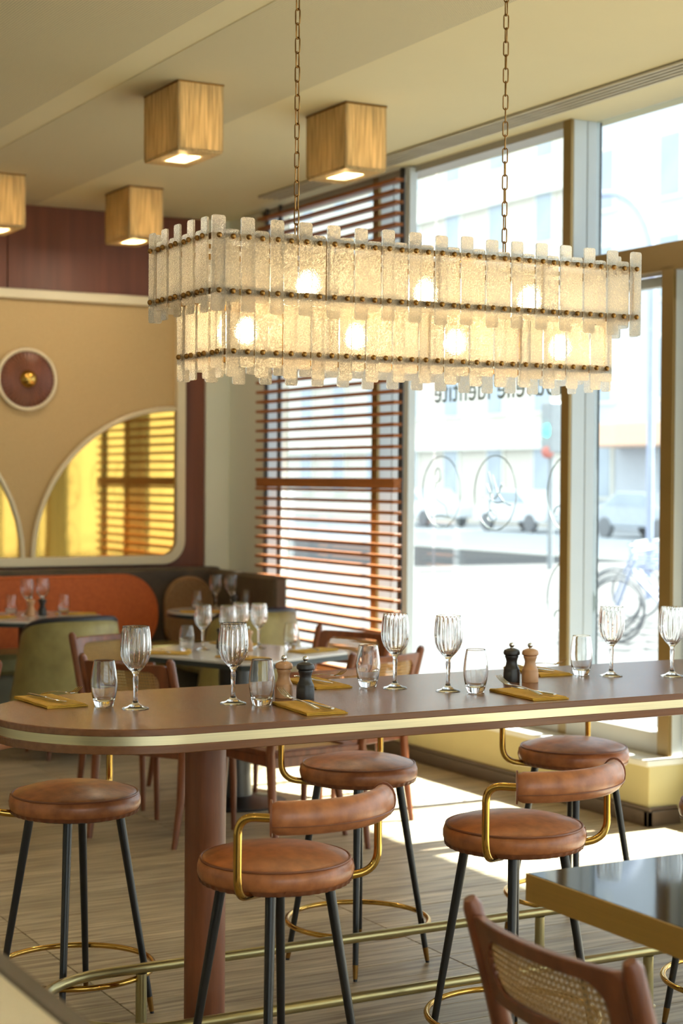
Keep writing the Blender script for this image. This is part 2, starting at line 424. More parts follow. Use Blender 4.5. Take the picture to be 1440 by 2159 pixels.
# rear wall behind the camera; unseen broad window opening added for fill daylight
wr = MB()
wr.box((-2.5, YR-.1, CZ/2), (1.0, .2, CZ)).box((4.9, YR-.1, CZ/2), (.9, .2, CZ)).box((1.2, YR-.1, .2), (6.5, .2, .4)).box((1.2, YR-.1, CZ-.15), (6.5, .2, .3))
wr.build('wall_rear', M['greywall'], kind='structure')
w3 = MB().box((0,0,0), (6.5, .012, 2.75)).build('window_3', M['pane'], None, (1.2, YR-.1, 1.775), kind='structure')
for x in (-3.2, -1.1, 1.1, 3.2): box_obj('frame_bar', (x, 0, 0), (.06, .1, 2.75), M['alu'], w3)

# window wall (X = XW): solid return by the corner, deep low sill, mullions, transom, panes
wn = MB()
wn.box((XW+.1, (10.66+YB)/2+.05, CZ/2), (.2, YB-10.66+.1, CZ)).box((XW+.1, -3.2, CZ/2), (.2, .8, CZ))
wn.build('wall_window_side', M['greywall'], kind='structure')
sb = MB().box((5.22, 8.75, .14), (.24, 4.94, .275), 0, .004).build('wall_sill', M['sillpaint'], kind='structure')
MB().box((0,0,0), (.30, 4.96, .03), 0, .004).build('ledge', M['ledge'], sb, (5.20+.03, 8.75, .29))
bb = MB().box((5.085, 8.74, .035), (.03, 4.98, .07), 0, .003).box((5.09, 8.74, .078), (.018, 4.98, .016), 0, .003)
bb.box((5.17, 6.265, .035), (.20, .03, .07), 0, .003).box((5.17, 6.27, .078), (.18, .018, .016), 0, .003)
bb.build('baseboard_right', M['skirt'], kind='structure')
b2 = MB().box((XW-.012, -1.0+1.6, .05), (.02, .1, .1)); 
def post(n, y, wid, z0, z1, depth=.19):
    """bronze inner face with a deep white flank"""
    o = MB().box((XW+.01, y, (z0+z1)/2), (.02, wid, z1-z0), 0, .002).build('trim_%d' % n, M['brassframe'], kind='structure')
    MB().box((0,0,0), (.085, wid-.006, z1-z0), 0, .003).build('flank', M['alu'], o, (XW+.063, y, (z0+z1)/2))
    MB().box((0,0,0), (.078, wid-.006, z1-z0), 0, .003).build('flank', M['alu'], o, (XW+.148, y, (z0+z1)/2))
    MB().box((0,0,0), (.012, wid-.012, z1-z0)).build('gasket', M['gasket'], o, (XW+.195, y, (z0+z1)/2))
    return o
post(1, 7.158, .07, .30, CZ)
post(2, 6.354, .086, 0.0, 2.62)
post(3, 9.115, .07, .30, CZ)
post(4, 5.2, .07, 0, CZ); post(5, 3.6, .07, 0, CZ); post(6, 1.6, .07, 0, CZ); post(7, -.6, .07, 0, CZ)
# transom running from the big mullion towards the camera
tr = MB().box((XW+.06, 4.95, 2.665), (.12, 4.36, .13), 0, .003).build('trim_8', M['brassframe'], kind='structure')
# bottom frame over the sill, side frames
MB().box((XW+.06, 8.92, .355), (.12, 3.5, .105), 0, .003).box((XW+.06, 6.76, .355), (.12, .73, .105), 0, .003).build('trim_9', M['alu2'], kind='structure')
MB().box((XW-.015, 8.672, 1.87), (.05, .055, 3.14), 0, .003).build('trim_10', M['alu'], kind='structure')
MB().box((XW+.06, 10.625, 1.87), (.12, .07, 3.14), 0, .003).build('trim_11', M['alu'], kind='structure')
MB().box((XW+.06, 8.93, CZ-.02), (.12, 3.5, .04)).build('trim_12', M['alu2'], kind='structure')
# white inner casement of the low light between mullion and post
cs = MB().box((XW+.13, 6.76, 2.57), (.05, .73, .05), 0, .003).box((XW+.13, 6.42, 1.48), (.05, .05, 2.2), 0, .003)
cs.build('trim_13', M['alu'], kind='structure')
# door leaf beyond post 2
d1 = MB().box((XW+.1, 5.77, .1), (.06, 1.07, .2), 0, .003).box((XW+.1, 5.77, 2.53), (.06, 1.07, .12), 0, .003).box((XW+.1, 6.25, 1.3), (.06, .10, 2.4), 0, .003).box((XW+.1, 5.29, 1.3), (.06, .10, 2.4), 0, .003)
d1 = d1.build('door_1', M['alu'], kind='structure')
MB().box((0,0,0), (.008, .9, 2.2)).build('glass', M['pane'], d1, (XW+.1, 5.77, 1.3))
wi = 0
for (y0, y1, z0, z1) in ((7.19, 8.66, .40, CZ), (8.70, 9.08, .40, CZ), (9.15, 10.6, .40, CZ), (6.40, 7.12, .40, 2.6), (5.235, 7.12, 2.73, CZ), (3.635, 5.165, 0.02, 2.6), (3.635, 5.165, 2.73, CZ), (1.635, 3.565, .02, CZ), (-.565, 1.565, .02, CZ), (-2.8, -.635, .02, CZ)):
    wi += 1
    MB().box((0,0,0), (.01, y1-y0, z1-z0)).build('window_%d' % (wi if wi < 3 else wi+1), M['pane'], None, (XW+.165, (y0+y1)/2, (z0+z1)/2), kind='structure')

# lettering and round line emblems stuck on the big pane
td = bpy.data.curves.new('window_lettering', 'FONT'); td.body = 'nouvelle identité'; td.size = .19; td.extrude = .001
td.align_x = 'LEFT'; td.materials.append(M['decal']); td.space_character = 1.04
to = bpy.data.objects.new('window_lettering', td); col.objects.link(to)
to.matrix_world = Matrix(((0,0,1,XW+.178),(1,0,0,7.37),(0,1,0,2.065),(0,0,0,1)))
bpy.context.view_layer.update()
tm = bpy.data.meshes.new_from_object(to.evaluated_get(bpy.context.evaluated_depsgraph_get()))
mw_ = to.matrix_world.copy(); bpy.data.objects.remove(to); to = link('window_lettering', tm); to.matrix_world = mw_
to['label'] = 'grey lettering on the big window pane, seen reversed from inside'; to['category'] = 'lettering'
def emblem(y, z, var):
    e = empty('window_emblem', (XW+.178, y, z), 0, None, 'emblem', 'round emblems on the big pane')
    MB().tube([(0, .21*math.cos(a), .21*math.sin(a)) for a in [2*PI*k/48 for k in range(48)]], .0035, 5, closed=True, up=(1,0,0)).build('circle_line', M['decal'], e)
    mb = MB()
    def line(p): mb.tube(fillet([(0, a, b) for a, b in p], .04, 4), .004, 5)
    if var == 0:   # seated figure
        mb.tube([(0, .04+.035*math.cos(a), .10+.04*math.sin(a)) for a in [2*PI*k/16 for k in range(16)]], .004, 5, closed=True, up=(1,0,0))
        line([(.06,.06),(.09,-.02),(.02,-.06),(-.06,-.08),(-.08,-.15)]); line([(.03,.05),(0,-.01),(-.05,-.04)]); line([(.1,-.15),(0,-.14),(-.1,-.15)])
    elif var == 1:  # figure leaning on a bicycle
        line([(.07,.12),(.03,.04),(.05,-.03),(.0,-.06),(-.09,-.05)]); line([(.09,.05),(.02,-.04),(-.02,-.02),(-.07,.05)]); line([(.03,.1),(-.02,0),(-.10,-.06),(-.16,-.07)])
        line([(.05,-.04),(.06,-.09),(0,-.13)])
        mb.tube([(0, .03+.05*math.cos(a), -.13+.035*math.sin(a)) for a in [2*PI*k/16 for k in range(16)]], .003, 5, closed=True, up=(1,0,0))
    else:
        line([(.08,-.06),(.13,-.07),(.15,-.10),(.12,-.12)]); line([(0,.1),(-.05,0),(-.03,-.1)]); line([(.06,.04),(0,.02),(-.1,.06)])
    mb.build('figure_lines', M['decal'], e); return e
emblem(8.62, 1.535, 0)['label'] = 'round line emblem with a seated figure, nearest the slatted screen'
emblem(8.05, 1.535, 1)['label'] = 'round line emblem with a leaning figure, middle of the big pane'
emblem(7.34, 1.535, 2)['label'] = 'upper round emblem cut by the bronze mullion'
emblem(7.33, .98, 2)['label'] = 'lower faint round emblem cut by the bronze mullion'

# linear slot diffusers in the ceiling
def slot(y0, y1, lab):
    t = empty('slot_diffuser', (5.0, (y0+y1)/2, CZ-.002), 0, lab, 'air vent', 'linear slot diffusers in the ceiling')
    L_ = y1-y0
    MB().box((0,0,-.002), (.16, L_, .004)).build('backing', M['slotdark'], t)
    for k in range(5): MB().box((0,0,0), (.014, L_, .012), 0, .002).build('blade', M['slotmetal'], t, (-.073+.0365*k, 0, -.009))
slot(3.5, 8.75, 'long white slot diffuser running along the ceiling above the big window')
slot(9.05, 10.1, 'short white slot diffuser in front of the slatted screen')

# slatted screen in front of the corner window
scn = empty('slatted_screen', (5.17, 9.64, .3), 0, 'tall teak slatted screen with thin horizontal slats before the corner window', 'screen')
slat_me = MB().box((0,0,0), (.058, 1.86, .019), 0, .002).mesh('slat', M['slat'])
z = .06
while z < 3.12:
    link('slat', slat_me, scn, (0, 0, z)); z += .0655
MB().box((0,0,0), (.05, 1.86, .045), 0, .003).build('middle_rail', M['slat'], scn, (0,0,1.275))
for y in (-.90, .70, .895): MB().box((0,0,0), (.016, .028, 3.13)).build('upright', M['slatdark'], scn, (.036, y, 1.58))

# ================================================================== BACK WALL DECOR (Y about 11.2)
fx1, fz0, fz1 = 4.87, 1.00, 2.87
dp = empty('wall_panel', (3.0, 11.2, fz0), 0, 'large tan linen wall panel in a cream rounded frame above the banquette', 'wall panel')
W_ = 3.75; xc = fx1-W_/2-3.0; H_ = fz1-fz0; zc = H_/2
TM = Matrix(((1,0,0,0),(0,0,-1,0),(0,1,0,0),(0,0,0,1)))     # polygon xy -> xz
def frame_ring(w, h, r, t, depth, name, m, parent, loc):
    o_ = rrect(w, h, r, 8); i_ = rrect(w-2*t, h-2*t, max(r-t, .01), 8); n = len(o_)
    v = []
    for d in (0, -depth):
        for q in (o_, i_): v += [(x, d, z) for x, z in q]
    f = []
    for k in range(n):
        j = (k+1)%n
        f += [(2*n+k, 3*n+k, 3*n+j, 2*n+j), (k, 2*n+k, 2*n+j, j), (n+k, n+j, 3*n+j, 3*n+k), (k, j, n+j, n+k)]
    mb = MB(); mb.add(v, f); return bev(mb.build(name, m, parent, loc), .006)
frame_ring(W_, H_, .17, .065, .07, 'frame', M['cream'], dp, (xc, 0, zc))
mb = MB(); mb.prism(rrect(W_-.1, H_-.1, .13, 6), .0, .02, TM); mb.build('linen_field', M['linen'], dp, (xc, 0, zc))
# quarter-round gold mirrors with cream arcs
def arc_mirror(cx, a0, a1, R_, n=24):
    pts = [(R_*math.cos(a0+(a1-a0)*k/n), R_*math.sin(a0+(a1-a0)*k/n)) for k in range(n+1)]
    full = abs(a1-a0) > 3
    poly = pts if full else [(0,0)]+pts
    mb = MB(); mb.prism(poly, 0, .012, TM); mi = mb.build('gold_mirror', M['goldmirror'], dp, (cx, -.024, .045))
    MB().tube([(x, 0, z_) for x, z_ in pts], .021, 8, flat=(1,.9)).build('arc_trim', M['cream'], dp, (cx, -.038, .045))
arc_mirror(fx1-3.0-.06, PI/2, PI, 1.05)
arc_mirror(fx1-3.0-.06-2*1.085, 0, PI, 1.05)
# round sconce
s = empty('wall_sconce', (3.715, 11.17, 2.265), 0, 'round maroon fluted wall disc with gold centre and white rim on linen panel', 'wall light')
Ry = Matrix.Rotation(PI/2, 4, 'X')
def facing(mb):
    mb.v = [tuple(Ry@Vector(p)) for p in mb.v]; return mb
facing(MB().lathe([(0,0),(.19,0),(.19,.012),(.14,.03),(.06,.045),(0,.045)], 96, fn=lambda r,z,a: r*(1+.0) )).build('disc_core', M['chairwood'], s)
fl_me = MB().box((.115, 0, .032), (.15, .0075, .012), 0, .002, R=Matrix.Rotation(.17, 3, 'Y'))
fl_me = facing(fl_me).mesh('flute', M['chairwood'])
for k in range(40):
    o = link('flute', fl_me, s); o.rotation_euler = (0, 2*PI*k/40, 0)
facing(MB().tube([(.2*math.cos(a), .2*math.sin(a), .015) for a in [2*PI*k/64 for k in range(64)]], .013, 8, closed=True)).build('rim', M['cream'], s)
facing(MB().lathe([(.062,.035),(.06,.05),(.048,.07),(.028,.085),(0,.09)], 32)).build('boss', M['brass'], s)

# ================================================================== BANQUETTE
bq = empty('banquette', (3.2, 10.95, 0), 0, 'long corner banquette in dark brown velvet with orange and tan oval backs', 'banquette')
BX0, BX1 = -1.2-3.2, 5.075-3.2     # local x of back run
mb = MB().box(((BX0+BX1)/2, .09, .50), (BX1-BX0, .16, .97), 0, .02)
mb.build('back_shell', M['velvet'], bq)
mb = MB().box((1.825, -.50, .50), (.10, 1.02, .94), 0, .02); mb.build('side_shell', M['velvet'], bq)
mb = MB().box(((BX0+BX1)/2, -.24, .42), (BX1-BX0-.02, .52, .13), 0, .03); mb.build('seat_cushion', M['olive'], bq)
mb = MB().box((1.51, -.72, .42), (.50, .50, .13), 0, .03); mb.build('seat_cushion', M['olive'], bq)
MB().box(((BX0+BX1)/2, -.20, .21), (BX1-BX0-.02, .44, .28)).build('base', M['seatbase'], bq)
MB().box(((BX0+BX1)/2, -.18, .035), (BX1-BX0-.06, .42, .07)).build('plinth', M['black'], bq)
def pad(x0, x1, z0, z1, r, m, y=-.02):
    mb = MB(); mb.prism(rrect(x1-x0, z1-z0, r, 10), 0, .07, TM)
    o = mb.build('back_pad', m, bq, ((x0+x1)/2, y, (z0+z1)/2)); bev(o, .022, 4)
    MB().tube([(a, 0, b) for a, b in rrect(x1-x0-.03, z1-z0-.03, r-.015, 10)], .007, 6, closed=True).build('pad_piping', m, bq, ((x0+x1)/2, y-.066, (z0+z1)/2))
pad(-.95, 1.36, .40, .955, .26, M['orange'])
pad(1.41, 1.775, .42, .93, .18, M['tan'])
pad(-3.3, -1.0, .40, .955, .26, M['orange'])

# ================================================================== CEILING BOX LAMPS
def lamp(x, y, lab, first=None):
    if first: return copy_tree(first, (x, y, CZ), 0, lab)
    t = empty('ceiling_lamp', (x, y, CZ), 0, lab, 'lamp', 'woven box lamps on the ceiling')
    w_, l_, h_ = .225, .415, .31
    box_obj('shade_side', (w_/2, 0, -h_/2-.004), (.006, l_, h_), M['shade'], t); box_obj('shade_side', (-w_/2, 0, -h_/2-.004), (.006, l_, h_), M['shade'], t)
    box_obj('shade_side', (0, l_/2, -h_/2-.004), (w_-.006, .006, h_), M['shade'], t); box_obj('shade_side', (0, -l_/2, -h_/2-.004), (w_-.006, .006, h_), M['shade'], t)
    for k in (-1, 1):
        MB().box((0,0,0), (w_, .11, .012), 0, .002).build('bottom_border', M['shade'], t, (0, k*(l_/2-.055), -h_-.01))
        MB().box((0,0,0), (.06, l_-.22, .012), 0, .002).build('bottom_border', M['shade'], t, (k*(w_/2-.03), 0, -h_-.01))
    MB().box((0,0,0), (w_-.12, l_-.22, .004)).build('diffuser', M['lampglow'], t, (0, 0, -h_+.03))
    MB().box((0,0,0), (w_+.01, l_+.01, .01), 0, .002).build('ceiling_plate', M['oldbrass'], t, (0,0,-.006))
    ld = bpy.data.lights.new('lamp_light', 'POINT'); ld.energy = 36; ld.color = (1, .86, .64); ld.shadow_soft_size = .04
    lo = bpy.data.objects.new('lamp_light', ld); col.objects.link(lo); lo.parent = t; lo.location = (0, 0, -.2)
    l2 = bpy.data.lights.new('lamp_light', 'POINT'); l2.energy = 9; l2.color = (1, .86, .64); l2.shadow_soft_size = .04
    lo2 = bpy.data.objects.new('lamp_light', l2); col.objects.link(lo2); lo2.parent = t; lo2.location = (0, 0, -.305)
    return t
L1 = lamp(3.28, 7.55, 'box lamp nearest above the dining area, left of the chandelier chain')
lamp(4.17, 7.56, 'box lamp just behind and right of the left chandelier chain', L1)
lamp(4.155, 10.35, 'small-looking box lamp close to the back wall, beside the left edge lamp', L1)
lamp(3.24, 10.32, 'box lamp cut by the left edge of the picture', L1)
for x, y, where in ((.4, 7.5, 'beyond the left edge, level with the marble table'), (.4, 4.6, 'left of the long table'), (.4, 1.6, 'above the service counter'), (2.9, 1.2, 'above the near black-topped table'),
                    (2.9, -1.5, 'by the added rear window, window side'), (-1.6, 7.5, 'near the left wall, deep in the room'), (-1.6, 1.6, 'near the left wall, close to the counter'), (-1.6, 4.6, 'near the middle of the left wall')):
    lamp(x, y, 'added unseen fill lamp '+where, L1)  # out-of-view box lamps, added only to fill the room with light

# ================================================================== CHANDELIER
ch = empty('chandelier', (2.594, 4.351, 2.10), 0, 'two-tier rectangular chandelier of seeded glass strips with brass bands', 'chandelier')
UW, UD = 1.412, .404          # upper tier plan
ZT, ZM, ZB = .145, 0.0, -.155  # rails (local)
LW, LD = UW-.135, UD-.10
def strip_mesh(h, wd):
    mb = MB(); mb.prism(rrect(wd, h, .007, 3), -.003, .003, TM); return mb.mesh('glass_strip', M['strip'])
SM = {}
def strip(x, y, z0, z1, rz, wd=.041):
    k = (round(z1-z0, 3), wd)
    if k not in SM: SM[k] = strip_mesh(z1-z0, wd)
    o = link('glass_strip', SM[k], ch, (x, y, (z0+z1)/2), rz); o.rotation_euler = (0, random.uniform(-.008, .008), rz)
bolt_me = MB().lathe([(0,.010),(.003,.0095),(.0055,.007),(.0062,.003),(.004,0)], 8).v and None
def bolt_mesh():
    mb = MB().lathe([(.005,0),(.0078,.004),(.0072,.0085),(.004,.0115),(0,.012)], 10); return facing(mb).mesh('bolt', M['oldbrass'])
bolt_me = bolt_mesh()
def tier(Wd, Dp, zt, zb, tops, bots, has_top):
    hw, hd = Wd/2, Dp/2
    def rail(z_):
        pts = [(hw, hd), (-hw, hd), (-hw, -hd), (hw, -hd)]
        mb = MB()
        for (a, b), (c, d) in zip(pts, pts[1:]+pts[:1]):
            mb.box(((a+c)/2, (b+d)/2, 0), (abs(a-c)+.008 if a != c else .004, abs(b-d)+.008 if b != d else .004, .017), 0, .001)
        return mb.build('brass_band', M['oldbrass'], ch, (0, 0, z_))
    rails = [rail(zt)] if has_top else []
    rails.append(rail(zb))
    for side in range(4):
        Ln = Wd+.02 if side in (0, 2) else Dp; n = round(Ln/.0437); pitch = Ln/n
        rz = (0, PI/2, PI, -PI/2)[side]
        for i in range(n):
            u = -Ln/2+pitch*(i+.5); tall = (i % 2 == 0)
            off = .012 if tall else .0065
            if side == 0: x, y = u, -hd-off
            elif side == 1: x, y = hw+off, u
            elif side == 2: x, y = u, hd+off
            else: x, y = -hw-off, u
            j = random.uniform(-.002, .002)
            strip(x, y, zb-(bots[0] if tall else bots[1])+j, zt+(tops[0] if tall else tops[1])+j, rz, .0395 if tall else .0415)
            for rl in rails:
                b_ = link('bolt', bolt_me, rl); o2 = off+.002
                b_.location = (u, -hd-o2, 0) if side == 0 else (hw+o2, u, 0) if side == 1 else (u, hd+o2, 0) if side == 2 else (-hw-o2, u, 0)
                b_.rotation_euler = (0, 0, (0, PI/2, PI, -PI/2)[side])
tier(UW, UD, ZT, ZM, (.052, .020), (.056, .028), True)
tier(LW, LD, ZM-.012, ZB, (.0, .0), (.068, .040), False)
# inner frame, cross bars and bulbs
for x in (-.42, -.14, .14, .42):
    MB().tube([(x, -UD/2, ZT), (x, UD/2, ZT)], .004, 6).build('cross_bar', M['oldbrass'], ch)
for x in (-UW/2+.01, -.36, 0, .36, UW/2-.01):
    for y in (-1, 1): MB().tube([(x, y*(UD/2-.004), ZM), (x, y*(UD/2-.004), ZT)], .004, 6).build('frame_rod', M['oldbrass'], ch)
for x in (-LW/2+.01, -.32, .0, .32, LW/2-.01):
    for y in (-1, 1): MB().tube([(x, y*(LD/2-.004), ZB), (x, y*(LD/2-.004), ZM)], .004, 6).build('frame_rod', M['oldbrass'], ch)
MB().box((0,0,0), (UW, .012, .012)).build('spine_bar', M['oldbrass'], ch, (0,0,ZT))
def bulb(x, z_, s):
    MB().lathe([(0,-.03),(.014,-.026),(.022,-.012),(.022,.002),(.012,.022),(.008,.03)], 14).build('bulb', M['bulb'], ch, (x, 0, z_))
    MB().lathe([(.009,0),(.010,.04),(0,.042)], 10).build('bulb_holder', M['oldbrass'], ch, (x, 0, z_+.026))
    MB().tube([(x, 0, z_+.06), (x, 0, ZT)], .003, 6).build('stem', M['oldbrass'], ch)
for x in (-.33, .06, .43): bulb(x, .055, 1)
for x in (-.52, -.17, .17, .55): bulb(x, -.085, 1)
for sx, lab in ((-.352, 'a'), (.360, 'b')):
    MB().lathe([(0,0),(.008,0),(.008,.03),(.014,.034),(.014,.045),(0,.048)], 12).build('chain_hook', M['oldbrass'], ch, (sx, 0, ZT))
    ring = []
    lk = MB()
    Ls, Ws = .0155, .0072
    pts = []
    for k in range(7): a = PI*k/6; pts.append((Ws*math.cos(a), 0, Ls+Ws*math.sin(a)))
    for k in range(7): a = PI+PI*k/6; pts.append((Ws*math.cos(a), 0, -Ls+Ws*math.sin(a)))
    lk.tube(pts, .0021, 7, closed=True, up=(0,1,0)); lme = lk.mesh('chain_link', M['oldbrass'])
    z_ = ZT+.062; k = 0
    while z_ < CZ-2.10-.02:
        o = link('chain_link', lme, ch, (sx, 0, z_)); o.rotation_euler = (0, 0, .5+(PI/2 if k % 2 else 0)+(.05*k if sx > 0 else 0)); z_ += .0405; k += 1
    MB().lathe([(0,-.03),(.03,-.028),(.05,-.006),(.05,0),(0,0)], 24).build('ceiling_rose', M['oldbrass'], ch, (sx, 0, CZ-2.10))

# ================================================================== BAR TABLE
TZ = .97; TY = 4.377; TR = .39
bt = empty('bar_table', (2.0, TY, 0), 0, 'long walnut counter-height table with rounded end and brass band', 'table')
X0 = 1.37-2.0; X1 = 4.95-2.0
def race(r, x0=X0, x1=X1, n=28):
    pts = []; cx0 = x0+TR; cx1 = x1-TR
    for k in range(n+1): a = PI/2+PI*k/n; pts.append((cx0+r*math.cos(a), r*math.sin(a)))
    for k in range(n+1): a = -PI/2+PI*k/n; pts.append((cx1+r*math.cos(a), r*math.sin(a)))
    return pts
bev(MB().prism(race(TR), -.0185, 0, smooth_side=True).build('tabletop', M['table'], bt, (0,0,TZ)), .002)
MB().prism(race(TR-.003), -.042, -.0185, smooth_side=True).build('brass_band', M['brushed'], bt, (0,0,TZ))
bev(MB().prism(race(TR), -.064, -.042, smooth_side=True).build('lower_top', M['table'], bt, (0,0,TZ)), .002)
for x in (-.02, 2.45):
    MB().lathe([(0,0),(.060,0),(.060,.01),(.0575,.012),(.0575,TZ-.064),(0,TZ-.064)], 40).build('column', M['beech'], bt, (x, 0, 0))
rr = .27
rp = []
for k in range(17): a = PI/2+PI*k/16; rp.append((X0+.42+rr*math.cos(a), rr*math.sin(a), .17))
xr1 = 3.32-2.0
for k in range(17): a = -PI/2+PI*k/16; rp.append((xr1+.28+rr*math.cos(a), rr*math.sin(a), .17))
MB().tube(rp, .0155, 14, closed=True).build('foot_rail', M['rail'], bt)
for (x, y) in ((-.10, rr), (xr1, rr), (xr1+.02, -rr), (-.10, -rr)):
    MB().lathe([(.024,0),(.024,.004),(.017,.008),(.0160,.155),(0,.156)], 16).build('rail_post', M['rail'], bt, (x, y, 0))

# ================================================================== STOOLS
def make_stool():
    t = empty('bar_stool', (0,0,0), 0, '', 'stool', 'tan leather bar stools')
    R_ = .192
    prof = [(0,.694),(.06,.692),(.11,.686),(.15,.677),(.17,.670),(.181,.666),(.185,.661)]
    o = MB().lathe(prof+[(R_-.001,.657),(R_+.003,.645),(R_+.003,.630),(R_-.001,.618),(R_-.008,.610)], 72).build('seat', M['leather'], t)
    MB().tube([(.186*math.cos(a), .186*math.sin(a), .663) for a in [2*PI*k/72 for k in range(72)]], .0034, 7, closed=True).build('piping', M['seam'], o)
    MB().lathe([(R_+.0005,.618),(R_-.004,.608),(R_-.009,.605)], 180, fn=lambda r,z,a: r if z > .61 else r+.0022*math.cos(45*a)).build('pinked_hem', M['seam'], o)
    MB().tube([((R_-.002)*math.cos(-.75), (R_-.002)*math.sin(-.75), .612),((R_+.004)*math.cos(-.75), (R_+.004)*math.sin(-.75), .636), ((R_-.001)*math.cos(-.75), (R_-.001)*math.sin(-.75), .659)], .0022, 6).build('seam', M['seam'], o)
    MB().lathe([(0,.612),(.165,.612),(.165,.600),(0,.600)], 32, smooth=False).build('seat_base', M['black'], t)
    for sx in (-1, 1):
        for sy in (-1, 1):
            a = Vector((sx*.094, sy*.094, .60)); b = Vector((sx*.165, sy*.165, 0)); m_ = b+(a-b)*.085
            lg = MB().tube([m_, a], [.0095, .0135], 12).build('leg', M['black'], t)
            MB().tube([b+(a-b)*.012, m_], [.0075, .0099], 12).build('brass_tip', M['oldbrass'], lg)
            MB().tube([b, b+(a-b)*.012], .0066, 10).build('foot_pad', M['black'], lg)
    rz_ = .140
    MB().tube([(.236*math.cos(a), .236*math.sin(a), rz_) for a in [2*PI*k/64 for k in range(64)]], .0085, 10, closed=True).build('foot_ring', M['brass'], t)
    # back: brass tube, back centre is local -Y
    rb = .262; A = math.radians(60); ZK = .811
    def P(ang, r, z_): return (r*math.sin(ang), -r*math.cos(ang), z_)
    left = fillet([P(-A, .12, .597), P(-A, rb, .618), P(-A, rb, ZK), P(-A+.34, rb+.006, ZK), P(-A+.42, rb+.004, ZK)], .055, 8)
    right = [Vector((-p.x, p.y, p.z)) for p in left][::-1]
    mid = [Vector(P(-A+.42+(2*A-.84)*k/14, rb+.004, ZK)) for k in range(1, 14)]
    MB().tube(left+mid+right, .0105, 12).build('back_tube', M['brass'], t)
    B = math.radians(42.5)
    bk = MB().tube([P(-B+2*B*k/24, rb+.006, ZK) for k in range(25)], [.026]+[.031]*23+[.026], 20, flat=(.95, 1.32)).build('backrest', M['leather'], t)
    for rr_, zz in ((rb+.0345, ZK-.016),):
        MB().tube([P(-B+2*B*k/24, rr_, zz) for k in range(25)], .0016, 6).build('stitch_seam', M['seam'], bk)
    for e in (-B, B):
        MB().tube([P(e*1.01, rb+.006, ZK), P(e*.985, rb+.006, ZK)], .0335, 20, flat=(.95, 1.32)).build('end_piping', M['seam'], bk)
    return t
# back direction angle: local -Y rotated by rz
ST = [((1.911,3.801), math.radians(13.5), 'near-side tan leather stool in front of the walnut column, brass-armed back'),
      ((2.674,3.866), math.radians(9), 'near-side tan leather stool to the right, before the black-topped table'),
      ((3.47,3.826), math.radians(14), 'near-side stool mostly beyond the right edge, brass ring below the black table'),
      ((1.77,4.855), math.radians(196), 'far-side tan stool at the rounded end of the long table'),
      ((2.793,4.944), math.radians(194), 'far-side tan stool seen just behind the near-side stool by the column'),
      ((3.65,4.913), math.radians(192), 'far-side tan stool by the ochre window sill')]
stool0 = make_stool()
for i, ((x, y), rz, lab) in enumerate(ST):
    if i == 0:
        TREE[stool0.name] = [(c, kids(c)) for c in kids(stool0)]
        stool0.location = (x, y, 0); stool0.rotation_euler = (0,0,rz); stool0['label'] = lab
    else: copy_tree(stool0, (x, y, 0), rz, lab)

# ================================================================== GLASSES, MILLS, CUTLERY
def make_wine():
    t = empty('wine_glass', (0,0,0), 0, '', 'wine glass')
    # closed profile (outer up, inner down)
    out = [(0,0),(.036,0),(.0375,.0012),(.036,.0028),(.022,.007),(.011,.013),(.0065,.022),(.0055,.035),(.0062,.060),(.0078,.082),(.0065,.088),(.0062,.092),(.011,.101),(.021,.111),(.033,.128),(.0395,.146),(.0412,.165),(.0405,.185),(.0385,.208),(.0372,.222),(.0369,.2252),(.0366,.2262)]
    inn = [(.0361,.2260),(.0360,.2250),(.0363,.222),(.0375,.208),(.0392,.185),(.0398,.165),(.0380,.147),(.0312,.129),(.019,.1135),(.008,.107),(0,.106)]
    def fn(r, z, a):
        # optic ribs on the outer face only
        ri = [q for q in inn if abs(q[1]-z) < 1e-9 and abs(q[0]-r) < 1e-9]
        if z > .105 and z < .222 and not ri:
            k = min(1, (z-.105)/.02)*min(1, (.226-z)/.02)
            return r+k*(.0007+.0011*math.cos(18*a))
        return r
    MB().lathe(out+inn, 108, fn=lambda r, z, a: fn(r, z, a) if r > .012 else r).build('glass_body', M['glass'], t)
    return t
def make_tumbler():
    t = empty('tumbler', (0,0,0), 0, '', 'tumbler')
    out = [(0,0),(.0245,0),(.026,.002),(.0285,.012),(.0335,.032),(.0365,.055),(.0368,.072),(.0345,.095),(.0305,.118),(.0290,.1255),(.0286,.1278),(.0282,.1285)]
    inn = [(.0277,.1283),(.0276,.1275),(.0279,.1255),(.0293,.118),(.033,.095),(.0352,.072),(.0348,.055),(.0315,.034),(.026,.021),(.015,.0165),(0,.016)]
    MB().lathe(out+inn, 48).build('glass_body', M['glass'], t); return t
def make_mill(m, name):
    t = empty(name, (0,0,0), 0, '', 'mill')
    MB().lathe([(0,0),(.0258,0),(.0262,.003),(.0262,.030),(.0245,.034),(.0255,.037),(.0235,.042),(.0185,.052),(.0165,.063),(.0185,.072),(.0215,.079),(.0205,.082),(0,.082)], 36).build('body', m, t)
    MB().lathe([(0,.082),(.0205,.0822),(.0255,.086),(.0262,.092),(.0235,.099),(.0150,.103),(.0085,.105),(0,.105)], 36).build('crown', m, t)
    MB().lathe([(0,.104),(.0045,.105),(.0045,.108),(.0075,.111),(.0085,.1155),(.0065,.121),(0,.1235)], 20).build('knob', M['steel'], t)
    return t
